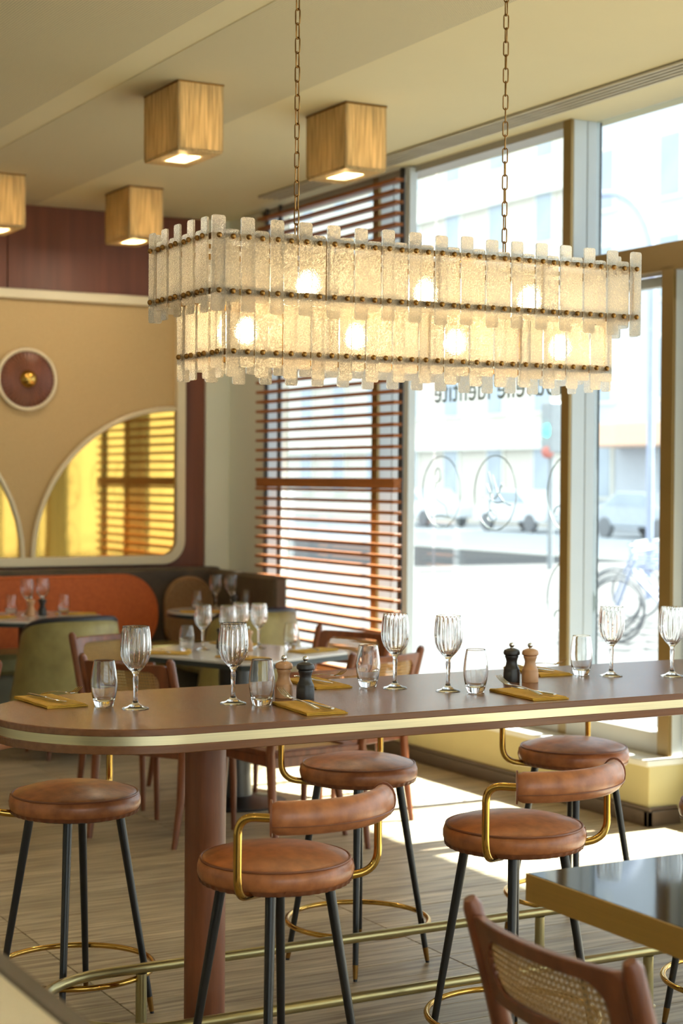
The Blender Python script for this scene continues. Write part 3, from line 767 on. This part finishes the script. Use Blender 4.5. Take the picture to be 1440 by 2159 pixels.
def make_napkin():
    t = empty('napkin', (0,0,0), 0, '', 'napkin')
    def cloth(w_, l_, z0, th, dx):
        mb = MB(); n = 14
        def top(u, v): return (dx+(u-.5)*w_, (v-.5)*l_, z0+th+.0009*math.sin(v*9+u*5)+.0006*math.sin(u*17))
        mb.grid(lambda u, v: top(u, v), 10, n)
        mb.grid(lambda u, v: (top(1-u, v)[0], top(1-u, v)[1], z0), 10, n)
        # rounded folded edges
        mb.tube([(dx-w_/2, (k/n-.5)*l_, z0+th/2+.0006*math.sin(k)) for k in range(n+1)], th/2, 8)
        mb.tube([(dx+w_/2, (k/n-.5)*l_, z0+th/2) for k in range(n+1)], th/2, 8)
        mb.box((dx, -l_/2, z0+th/2), (w_, .001, th)); mb.box((dx, l_/2, z0+th/2), (w_, .001, th))
        return mb
    cloth(.118, .250, 0, .0035, 0).build('lower_fold', M['napkin'], t)
    cloth(.112, .244, .0038, .0035, -.003).build('upper_fold', M['napkin'], t)
    return t
def make_fork():
    t = empty('fork', (0,0,0), 0, '', 'fork')
    mb = MB()
    # handle: tapered bar along +y from 0 to .125
    n = 14
    pts = [(0, .125*k/n, .003+.004*math.sin(PI*k/n)) for k in range(n+1)]
    mb.tube(pts, [.0085-.0055*min(1, 1.3*k/n) for k in range(n+1)], 8, flat=(1,.28), up=(0,0,1))
    # head
    mb.tube([(0,.125,.003),(0,.135,.001),(0,.150,.0),(0,.158,.001)], [.003,.009,.0115,.0115], 10, flat=(1,.14), up=(0,0,1))
    mb.build('handle', M['steel'], t)
    for k in range(4):
        x = -.0095+.00633*k
        MB().tube([(x,.156,.001),(x,.172,.004),(x,.188,.010),(x,.198,.016)], [.0019,.0018,.0015,.0009], 6, flat=(1,.7), up=(0,0,1)).build('tine', M['steel'], t)
    return t
def make_knife():
    t = empty('knife', (0,0,0), 0, '', 'knife')
    MB().tube([(0,0,.004),(0,.01,.004),(0,.06,.004),(0,.10,.004)], [.006,.008,.0068,.0052], 8, flat=(1,.38), up=(0,0,1)).build('handle', M['steel'], t)
    mb = MB(); mb.prism([(-.005,.10),(.005,.10),(.009,.13),(.009,.19),(.004,.212),(-.003,.214),(-.005,.19)], .003, .005); bev(mb.build('blade', M['steel'], t), .0008, 1)
    return t
protos = {}
def place(kind, maker, x, y, z_, rz, label, group, tilt=None):
    if kind not in protos:
        p = maker(); protos[kind] = p; TREE[p.name] = [(c, kids(c)) for c in kids(p)]
        p.location = (x, y, z_); p.rotation_euler = tilt or (0,0,rz); p['label'] = label; p['group'] = group; return p
    return copy_tree(protos[kind], (x, y, z_), rz, label, group, tilt)
T = TZ+.0005
wg = [((1.77,4.38),'wine glass nearest the rounded end of the long table'),((2.057,4.363),'wine glass left of the tumbler beside the two mills'),((2.649,4.47),'wine glass right of the tumbler, before the slatted screen'),
      ((2.757,4.34),'wine glass in front of the big window, left of a tumbler'),((3.454,4.45),'wine glass next to the tumbler by the bronze mullion'),((3.626,4.354),'wine glass cut by the right edge')]
for (x, y), lab in wg: place('wine', make_wine, x, y, T, random.random(), 'fluted stemmed '+lab, 'wine glasses on the long table')
tb = [((1.707,4.455),'beside the wine glass at the rounded end'),((2.112,4.292),'standing left of the pale wooden mill'),((2.593,4.537),'behind the middle of the table, left of a wine glass'),
      ((2.813,4.275),'in front of the big window, right of a wine glass'),((3.382,4.515),'right of the mills, before the white window post')]
for (x, y), lab in tb: place('tumbler', make_tumbler, x, y, T, 0, 'clear rounded tumbler '+lab, 'tumblers on the long table')
MWo = lambda: make_mill(M['millwood'], 'salt_mill'); MBl = lambda: make_mill(M['millblack'], 'pepper_mill')
place('mw', MWo, 2.243, 4.414, T, 0, 'pale beech mill left of its black twin, behind the tumbler', 'salt mills')
place('mb', MBl, 2.289, 4.368, T, .4, 'black mill right of the pale one, behind the mustard napkin', 'pepper mills')
place('mb', MBl, 3.069, 4.459, T, 0, 'black mill in the pair before the big window', 'pepper mills')
place('mw', MWo, 3.115, 4.424, T, 0, 'pale beech mill in the pair before the big window', 'salt mills')
sets = [((1.605,4.605), .05, 'at the rounded table end', 1), ((2.195,4.165), -.08, 'in front of the mill pair on the near edge', 0), ((2.485,4.665), -.05, 'behind the black mill on the far edge', 1),
        ((2.92,4.155), -.06, 'on the near edge before the right mill pair', 0), ((3.30,4.645), -.1, 'behind the right mill pair on the far edge', 1)]
for (x, y), rz, lab, far in sets:
    place('napkin', make_napkin, x, y, T, rz, 'folded mustard napkin '+lab, 'mustard napkins on the long table')
    s_ = PI if far else 0
    d = Matrix.Rotation(rz+s_, 3, 'Z')
    pf = d@Vector((-.018, -.10, 0)); pk = d@Vector((.022, -.11, 0))
    place('fork', make_fork, x+pf.x, y+pf.y, T+.0095, 0, 'steel fork on the napkin '+lab, 'forks on the long table', tilt=(.13, 0, rz+s_+.16))
    place('knife', make_knife, x+pk.x, y+pk.y, T+.0098, rz+s_+.12, 'steel knife on the napkin '+lab, 'knives on the long table')

# ================================================================== CANE CHAIRS
def cane_mesh(w_, h_, pitch, bow, name='cane_panel', tw=.0011):
    """open weave: verticals, horizontals and both diagonals as thin round strands"""
    mb = MB()
    def S(u, v, d=0): return (u, -bow(u)+d, v)
    nx = int(w_/pitch); nz = int(h_/pitch)
    def strand(p, q, d, t):
        n = 4; mb.tube([S(p[0]+(q[0]-p[0])*k/n, p[1]+(q[1]-p[1])*k/n, d) for k in range(n+1)], t, 4, caps=False, up=(0,1,0))
    for i in range(nx+1):
        u = -w_/2+w_*i/nx
        for e in (-.0012, .0012): strand((u+e, 0), (u+e, h_), .0012, tw)
    for j in range(nz+1):
        v = h_*j/nz
        for e in (-.0012, .0012): strand((-w_/2, v+e), (w_/2, v+e), -.0012, tw)
    for i in range(-nz, nx+nz+1):
        for sg in (1, -1):
            a = [-w_/2+w_*i/nx, 0]; b = [a[0]+sg*h_, h_]
            # clip to the panel
            t0, t1 = 0.0, 1.0; dx = b[0]-a[0]
            for lo, s2 in ((-w_/2, 1), (w_/2, -1)):
                fa = s2*(a[0]-lo); fb = s2*(b[0]-lo)
                if fa < 0 and fb < 0: t0 = 2
                elif fa < 0: t0 = max(t0, fa/(fa-fb))
                elif fb < 0: t1 = min(t1, fa/(fa-fb))
            if t0 < t1-.02: strand((a[0]+dx*t0, h_*t0), (a[0]+dx*t1, h_*t1), 0, tw)
    return mb.mesh(name, M['cane'])
def make_chair():
    t = empty('cane_chair', (0,0,0), 0, '', 'chair')
    hw = .235
    bow = lambda u: .045*(1-(u/hw)**2)
    lean = lambda z_: .30*(z_-.45) if z_ > .45 else .10*(.45-z_)
    yb = -.21
    BT, BB = .80, .635
    for sx in (-1, 1):
        pts = [(sx*(hw-.005), yb-lean(0)-.02, 0), (sx*hw, yb-lean(.2), .2), (sx*hw, yb-.005, .45), (sx*hw, yb-lean(.65), .65), (sx*(hw+.002), yb-lean(BT+.01), BT+.01), (sx*(hw+.002), yb-lean(BT+.02)-.004, BT+.024)]
        MB().tube(pts, [.012,.018,.021,.0205,.019,.012], 10, up=(0,1,0)).build('back_post', M['chairwood'], t)
        MB().tube([(sx*.215, .215, 0), (sx*.215, .21, .22), (sx*.21, .20, .43)], [.011,.016,.020], 10).build('front_leg', M['chairwood'], t)
        MB().box((sx*.215, 0, .405), (.022, .42, .05), 0, .004).build('side_apron', M['chairwood'], t)
    MB().box((0, .205, .405), (.42, .022, .05), 0, .004).build('front_apron', M['chairwood'], t)
    MB().box((0, -.205, .405), (.44, .022, .05), 0, .004).build('rear_apron', M['chairwood'], t)
    # seat frame and cane seat
    o_ = rrect(.47, .46, .04, 5); i_ = rrect(.36, .35, .03, 5); n = len(o_)
    v = [(x, y, .45) for x, y in o_]+[(x, y, .45) for x, y in i_]+[(x, y, .425) for x, y in o_]+[(x, y, .425) for x, y in i_]; f = []
    for k in range(n):
        j = (k+1)%n; f += [(k, j, n+j, n+k), (2*n+k, 3*n+k, 3*n+j, 2*n+j), (k, 2*n+k, 2*n+j, j), (n+k, n+j, 3*n+j, 3*n+k)]
    mb = MB(); mb.add(v, f); bev(mb.build('seat_frame', M['chairwood'], t), .004)
    MB().box((0,0,.438), (.37,.36,.006)).build('seat_panel', M['cane'], t)
    # back frame: ring with rounded opening, bent and leaning
    fo = rrect(2*hw-.03, BT-BB, .012, 8); fi = rrect(2*hw-.12, BT-BB-.062, .045, 8); n = len(fo)
    zc_ = (BT+BB)/2
    def bend(x, z_, d): return (x, yb-lean(zc_+z_)-bow(x)*.9+d, zc_+z_)
    # subdivide ring so that it follows the bow
    def dens(poly):
        out = []
        for k in range(len(poly)):
            a = poly[k]; b = poly[(k+1)%len(poly)]
            m_ = 8 if math.hypot(a[0]-b[0], a[1]-b[1]) > .1 else (3 if math.hypot(a[0]-b[0], a[1]-b[1]) > .03 else 1)
            for j in range(m_): out.append((a[0]+(b[0]-a[0])*j/m_, a[1]+(b[1]-a[1])*j/m_))
        return out
    fo2, fi2 = dens(fo), dens(fi); n = min(len(fo2), len(fi2))
    if len(fo2) != len(fi2):
        # resample the inner ring to the outer count
        def res(p, m_):
            L_ = [0]
            for k in range(len(p)): L_.append(L_[-1]+math.hypot(p[k][0]-p[(k+1)%len(p)][0], p[k][1]-p[(k+1)%len(p)][1]))
            out = []
            for q in range(m_):
                s_ = L_[-1]*q/m_; k = max(i for i in range(len(p)) if L_[i] <= s_); a = p[k]; b = p[(k+1)%len(p)]; tt = (s_-L_[k])/max(1e-9, L_[k+1]-L_[k])
                out.append((a[0]+(b[0]-a[0])*tt, a[1]+(b[1]-a[1])*tt))
            return out
        n = 64; fo2 = res(dens(fo), n); fi2 = res(dens(fi), n)
        # rotate the inner ring for least twist
        best = min(range(n), key=lambda s_: sum((fo2[k][0]-fi2[(k+s_)%n][0])**2+(fo2[k][1]-fi2[(k+s_)%n][1])**2 for k in range(n)))
        fi2 = fi2[best:]+fi2[:best]
    v = []
    for d in (-.011, .011):
        for q in (fo2, fi2): v += [bend(x, z_, d) for x, z_ in q]
    f = []
    for k in range(n):
        j = (k+1)%n; f += [(k, j, n+j, n+k), (2*n+k, 3*n+k, 3*n+j, 2*n+j), (k, 2*n+k, 2*n+j, j), (n+k, n+j, 3*n+j, 3*n+k)]
    mb = MB(); mb.add(v, f); bev(mb.build('back_frame', M['chairwood'], t), .004)
    cw, chh = 2*hw-.115, BT-BB-.055
    me = cane_mesh(cw, chh, .0125, lambda u: bow(u)*.9, tw=.0013)
    me.transform(Matrix(((1,0,0,0),(0,1,-.30,yb-lean(zc_-chh/2)),(0,0,1,zc_-chh/2),(0,0,0,1))))
    link('cane_panel', me, t, kind='stuff')
    return t
c0 = None
def chair(mx, my, fx, fy, lab, group):
    """place by back mid point (mx,my) and facing direction"""
    global c0
    l = math.hypot(fx, fy); fx /= l; fy /= l
    rz = math.atan2(-fx, fy); x, y = mx+fx*.31, my+fy*.31
    if c0 is None:
        c0 = make_chair(); TREE[c0.name] = [(c, kids(c)) for c in kids(c0)]
        c0.location = (x, y, 0); c0.rotation_euler = (0,0,rz); c0['label'] = lab; c0['group'] = group
    else: copy_tree(c0, (x, y, 0), rz, lab, group)
G = 'walnut cane-back chairs'
chair(1.76, 2.43, 1, 0, 'walnut cane-back chair close to the camera at the black-topped table', G)
chair(3.19, 8.24, .3, -.95, 'walnut chair with pale cane back behind the left corner of the marble table', G)
chair(2.78, 6.98, .85, .52, 'walnut cane-back chair turned away at the left of the marble table', G)
chair(4.40, 7.86, -.92, -.38, 'walnut cane chair at the far right of the marble table, before the screen', G)
chair(3.46, 6.38, -.1, 1, 'walnut cane chair behind the black mill, its back to the long table', G)
chair(3.97, 6.78, -.32, .95, 'walnut cane chair behind the wine glass, nearest the window sill', G)
chair(2.0, 7.0, -.3, .95, 'walnut cane chair showing only a post at the left edge', G)

# ================================================================== MARBLE TABLE (square, clipped corners)
def marble_table(x, y, rz, shape, lab, name='marble_table'):
    t = empty(name, (x, y, 0), rz, lab, 'table')
    bev(MB().prism(shape(0), .738, .75, smooth_side=False).build('tabletop', M['marble'], t), .002)
    MB().prism(shape(.004), .715, .738).build('rim', M['rim'], t)
    MB().lathe([(0,0),(.26,0),(.26,.012),(.20,.02),(.09,.045),(.082,.14),(.08,.69),(.16,.715),(0,.715)], 32).build('pedestal', M['black'], t)
    return t
def sq(w_, h_, c_): return lambda e: [(w_/2+e, h_/2-c_), (w_/2-c_, h_/2+e), (-w_/2+c_, h_/2+e), (-w_/2-e, h_/2-c_), (-w_/2-e, -h_/2+c_), (-w_/2+c_, -h_/2-e), (w_/2-c_, -h_/2-e), (w_/2+e, -h_/2+c_)]
def disc(r): return lambda e: [((r+e)*math.cos(2*PI*k/48), (r+e)*math.sin(2*PI*k/48)) for k in range(48)]
th = math.radians(23)
marble_table(3.62, 7.66, th, sq(.78, .88, .05), 'square white marble table with dark rim in the middle of the room')
marble_table(3.42, 10.17, 0, disc(.43), 'round marble table with dark rim before the orange banquette', 'round_marble_table')
marble_table(4.66, 10.12, 0, disc(.33), 'small round marble table in the banquette corner before the tan oval back', 'round_marble_table')
Z7 = .7505
for (x, y), lab in (((3.51,7.80),'leftmost of four'),((3.60,7.70),'second from the left of four'),((3.74,7.85),'third from the left of four'),((3.80,7.76),'rightmost of four')):
    place('wine', make_wine, x, y, Z7, 0, 'stemmed wine glass on the marble table, '+lab, 'wine glasses on the marble table')
place('tumbler', make_tumbler, 3.40, 7.75, Z7, 0, 'tumbler on the left part of the square marble table', 'tumblers on the marble table')
place('tumbler', make_tumbler, 3.93, 7.66, Z7, 0, 'tumbler on the right part of the square marble table', 'tumblers on the marble table')
place('mw', MWo, 3.69, 7.66, Z7, 0, 'pale mill among the wine glasses on the square marble table', 'salt mills')
place('mb', MBl, 3.63, 7.84, Z7, 0, 'black mill between the wine glasses on the square marble table', 'pepper mills')
for (x, y), rz, lab in (((3.27,7.72), 1.0, 'at the left of the square marble table'), ((3.52,7.36), .4, 'at the front of the square marble table'), ((3.98,7.52), 1.9, 'at the right of the square marble table'), ((3.78, 8.0), .4, 'at the far side of the square marble table')):
    place('napkin', make_napkin, x, y, Z7, rz, 'mustard napkin '+lab, 'mustard napkins on the marble tables')
    place('fork', make_fork, x-.01, y-.08, Z7+.0095, 0, 'fork lying on the napkin '+lab, 'forks on the marble tables', tilt=(.085, 0, rz*.2))
place('wine', make_wine, 3.415, 10.24, Z7, 0, 'wine glass left of two on the round table before the orange back', 'wine glasses on the round tables')
place('wine', make_wine, 3.525, 10.27, Z7, 0, 'wine glass right of two on the round table before the orange back', 'wine glasses on the round tables')
place('tumbler', make_tumbler, 3.30, 10.20, Z7, 0, 'tumbler near the left edge on the round table', 'tumblers on the round tables')
place('tumbler', make_tumbler, 3.62, 10.15, Z7, 0, 'tumbler right of the mills on the round table', 'tumblers on the round tables')
place('mw', MWo, 3.41, 10.15, Z7, 0, 'pale mill on the round table before the orange back', 'salt mills')
place('mb', MBl, 3.49, 10.17, Z7, 0, 'black mill on the round table before the orange back', 'pepper mills')
place('napkin', make_napkin, 3.72, 10.20, Z7, 1.3, 'mustard napkin at the right of the round table before the orange back', 'mustard napkins on the marble tables')
place('napkin', make_napkin, 3.16, 10.10, Z7, 1.8, 'mustard napkin at the left of the round table before the orange back', 'mustard napkins on the marble tables')
place('wine', make_wine, 4.69, 10.22, Z7, 0, 'wine glass left of two on the small corner table', 'wine glasses on the round tables')
place('wine', make_wine, 4.77, 10.16, Z7, 0, 'wine glass right of two on the small corner table', 'wine glasses on the round tables')
place('tumbler', make_tumbler, 4.53, 10.16, Z7, 0, 'tumbler before the tan oval back on the small corner table', 'tumblers on the round tables')
place('tumbler', make_tumbler, 4.87, 10.14, Z7, 0, 'tumbler at the window side of the small corner table', 'tumblers on the round tables')
place('mb', MBl, 4.74, 10.05, Z7, 0, 'black mill on the small corner table', 'pepper mills')
place('napkin', make_napkin, 4.49, 10.02, Z7, 1.3, 'mustard napkin at the left of the small corner table', 'mustard napkins on the marble tables')

# ================================================================== TUB CHAIRS
def make_tub():
    t = empty('tub_chair', (0,0,0), 0, '', 'armchair')
    def shell(off, z0f, inner=False):
        def fn(u, v):
            a = (u-.5)*math.radians(215)           # 0 = back (-y)
            h = .80-.12*(abs(a)/math.radians(107))**3
            z_ = .16+(h-.16)*v
            r = (.228+.085*(1-v))+off+ (.0 if v > .0 else 0)
            e = 1.05
            return (r*e*math.sin(a), -r*math.cos(a)*1.02, z_)
        return fn
    mb = MB(); mb.grid(shell(.02, 0), 40, 10); o = mb.build('shell', M['olive'], t); solid(o, .035)
    f = shell(.02, 0)
    MB().tube([f(k/40, 1.0) for k in range(41)], .021, 8).build('piping', M['navy'], t)
    MB().tube([f(0, v/8) for v in range(9)], .010, 8).build('edge_piping', M['navy'], t)
    MB().tube([f(1, v/8) for v in range(9)], .010, 8).build('edge_piping', M['navy'], t)
    bev(MB().lathe([(0,.47),(.19,.47),(.215,.455),(.22,.38),(.20,.36),(0,.36)], 36).build('seat_cushion', M['olive'], t), .004)
    MB().lathe([(0,.36),(.225,.36),(.235,.17),(0,.17)], 36).build('base', M['navy'], t)
    for sx in (-1, 1):
        for sy in (-1, 1): MB().tube([(sx*.19, sy*.19, 0), (sx*.16, sy*.16, .2)], [.011, .018], 10).build('leg', M['chairwood'], t)
    return t
tub = make_tub(); TREE[tub.name] = [(c, kids(c)) for c in kids(tub)]
tub['group'] = 'olive tub chairs'; tub.location = (3.41, 9.46, 0); tub['label'] = 'olive leather tub chair with navy piping, its back to the camera before the orange banquette'
copy_tree(tub, (4.66, 9.62, 0), 0, 'olive tub chair with navy piping by the slatted screen', 'olive tub chairs')

# ================================================================== FOREGROUND
ft = empty('black_top_table', (2.50, 2.65, 0), 0, 'square table with glossy black top and broad brass edge at the right', 'table')
MB().box((0,0,0), (.793, .793, .012), 0, .001).build('glossy_top', M['blacktop'], ft, (.04, 0, .7455))
MB().box((0,0,0), (.80, .80, .060), 0, .001).build('brass_edge', M['dullbrass'], ft, (.04, 0, .7205))
MB().lathe([(0,0),(.24,0),(.24,.012),(.05,.03),(.04,.10),(.04,.688),(0,.688)], 32).build('pedestal', M['black'], ft, (.04, 0, 0))
ct = empty('service_counter', (.2, 2.0, 0), 0, 'pale service counter with dark edge trim at the lower left', 'counter')
MB().box((0,0,0), (1.0, 2.4, .03), 0, .003).build('worktop', M['counter'], ct, (.045, 0, .885))
MB().box((0,0,0), (.035, 2.4, .032), 0, .003).build('edge_trim', M['counteredge'], ct, (.5635, 0, .885))
MB().box((0,0,0), (.9, 2.3, .87), 0, .003).build('carcass', M['counteredge'], ct, (0, 0, .435))

# ================================================================== OUTSIDE
MB().box((14.5, 40, -.2), (18.0, 110, .2)).build('pavement', M['pavement'], kind='structure')
MB().box((33, 40, -.22), (19.0, 110, .2)).build('road', M['asphalt'], kind='structure')
MB().box((23.4, 40, -.14), (.3, 110, .14)).build('kerb', M['ledge'], kind='structure')
cn = MB().box((0,0,0), (2.6, 13.0, .14), 0, .02).build('canopy', M['alu'], None, (6.75, 4.9, 4.62))
cn['label'] = 'pale canopy slab over the pavement above the windows'; cn['category'] = 'canopy'
MB().box((5.4, 3.9, 4.2), (.3, 15.2, 1.46)).build('wall_outside_upper', M['facade'], kind='structure')
bd = empty('apartment_building', (38, 73.2, -.1), 0, 'pale stone apartment building with rows of tall windows across the street', 'building')
MB().box((3, 0, 12), (6, 44, 24)).build('wall', M['facade'], bd)
wm = MB().box((0,0,0), (.16, 1.25, 2.3), 0, .03).mesh('window', M['ledge']); pm = MB().box((-.09,0,0), (.04, 1.0, 2.05)).mesh('pane', M['farglass'])
bm_ = MB().box((-.45,0,-1.2), (.8, 1.7, .12)).box((-.82,0,-.75), (.04, 1.7, .9)).mesh('balcony', M['ledge'])
for r_ in range(7):
    for c_ in range(13):
        wv = link('window', wm, bd, (-.02, -20+c_*3.2, 2.2+r_*3.2)); link('pane', pm, wv)
        if r_ in (2, 5): link('balcony', bm_, wv)
    MB().box((-.15, 0, 0), (.35, 44, .22)).build('cornice', M['ledge'], bd, (0, 0, .2+3.2*(r_+1)-.35))
b3 = empty('glazed_building', (37.6, 40, -.1), 0, 'cooler grey building seen behind the white window post', 'building')
MB().box((3, 0, 11.5), (6, 22, 23)).build('wall', M['facade2'], b3)
for r_ in range(6):
    for c_ in range(6):
        wv = link('window', wm, b3, (-.02, -9+c_*3.6, 2.2+r_*3.4)); link('pane', pm, wv)
MB().box((-.9, 5.5, 3.3), (1.7, 5.5, .8), 0, .05).build('awning', M['awning'], b3)
# traffic light
tl = empty('traffic_light', (19.6, 27.2, -.1), 0, 'traffic light showing green beside the bronze mullion', 'traffic light')
MB().tube([(0,0,0),(0,0,3.2)], .06, 10).build('pole', M['iron'], tl)
MB().box((0,0,2.75), (.28, .34, 1.0), 0, .03).build('housing', M['iron'], tl)
for k, m_ in enumerate(('signal', 'redsig')):
    o = MB().lathe([(0,.05),(.06,.045),(.11,.02),(.12,0)], 20).build('lens', M[m_], tl); o.location = (-.14, -.08, 2.69+(-.0 if k == 0 else -.42*(k) if k == 1 else .3)); o.rotation_euler = (PI/2, 0, -.6)
# curved street lamp
sl = empty('street_lamp', (16.0, 19.75, -.1), 0, 'curved blue-grey street lamp post outside the right-hand window', 'street lamp')
pts = [(0,0,0),(0,0,4.9)]+[(0, .0+1.15*(1-math.cos(a)), 4.9+1.15*math.sin(a)) for a in [PI/2*k/10 for k in range(1, 11)]]+[(0, 1.6, 6.08)]
MB().tube(pts, .055, 10).build('post', M['lampblue'], sl)
MB().tube([(0,1.5,6.06),(0,1.75,6.08),(0,2.1,6.04)], [.05,.11,.07], 12, flat=(1.4,.6)).build('lamp_head', M['lampblue'], sl)
# cars
def make_car(m_, lab):
    t = empty('car', (0,0,0), 0, lab, 'car', 'cars parked along the street')
    mb = MB(); prof = [(-2.1,.35),(-2.1,.75),(-1.95,.9),(-1.2,.98),(-.6,1.42),(.75,1.45),(1.5,1.0),(2.05,.9),(2.12,.6),(2.1,.35)]
    mb.prism(prof, -.85, .85, Matrix(((0,0,1,0),(1,0,0,0),(0,1,0,0),(0,0,0,1)))); bev(mb.build('body', m_, t), .08, 3)
    gp = [(-1.1,.98),(-.56,1.37),(.70,1.39),(1.32,1.0)]
    mb = MB(); mb.prism(gp, -.862, .862, Matrix(((0,0,1,0),(1,0,0,0),(0,1,0,0),(0,0,0,1)))); mb.build('side_window', M['farglass'], t)
    for y in (-1.3, 1.3):
        for x in (-.8, .8):
            o = MB().lathe([(0,-.1),(.2,-.1),(.31,-.09),(.32,0),(.31,.09),(.2,.1),(0,.1)], 20).build('wheel', M['tyre'], t); o.location = (x, y, .32); o.rotation_euler = (0, PI/2, 0)
    return t
car0 = make_car(M['carwhite'], 'white car parked across the street behind the middle emblem'); TREE[car0.name] = [(c, kids(c)) for c in kids(car0)]
car0.location = (34.0, 48.5, -.12)
copy_tree(car0, (34.2, 55.6, -.12), 0, 'white car parked across the street left of the middle emblem')
car1 = make_car(M['cargrey'], 'grey car parked across the street near the bronze mullion'); car1.location = (33.6, 41.3, -.12)
# bicycles
def make_bike():
    t = empty('bicycle', (0,0,0), 0, '', 'bicycle', 'bicycles parked on the pavement')
    for y in (-.52, .52):
        MB().tube([(0, y+.33*math.cos(a), .34+.33*math.sin(a)) for a in [2*PI*k/28 for k in range(28)]], .017, 6, closed=True, up=(1,0,0)).build('wheel', M['tyre'], t)
    fr = MB(); H = Vector
    for a, b in (((0,-.52,.34),(0,-.12,.32)),((0,-.12,.32),(0,-.22,.82)),((0,-.22,.80),(0,.30,.80)),((0,-.12,.32),(0,.32,.72)),((0,.30,.9),(0,.52,.34)),((0,-.52,.34),(0,-.21,.78))):
        fr.tube([a, b], .016, 6)
    fr.build('frame', M['lampblue'], t)
    MB().tube([(-.25,.22,1.0),(-.1,.30,.98),(.1,.30,.98),(.25,.22,1.0)], .013, 6).build('handlebar', M['iron'], t)
    MB().box((0,-.24,.88), (.12,.25,.05), 0, .02).build('saddle', M['tyre'], t)
    return t
bk0 = make_bike(); TREE[bk0.name] = [(c, kids(c)) for c in kids(bk0)]
for i, (x, y, rz) in enumerate(((12.0,14.6,.5),(12.5,15.3,.45),(13.1,16.0,.6),(13.8,16.5,.5),(11.5,14.0,.4))):
    lab = 'parked bicycle outside, %s' % ('middle of the row', 'just past the middle of the row', 'beside the farthest of the row', 'farthest of the row', 'nearest of the row')[i]
    if i == 0: bk0.location = (x, y, -.1); bk0.rotation_euler = (0,0,rz); bk0['label'] = lab
    else: copy_tree(bk0, (x, y, -.1), rz, lab)
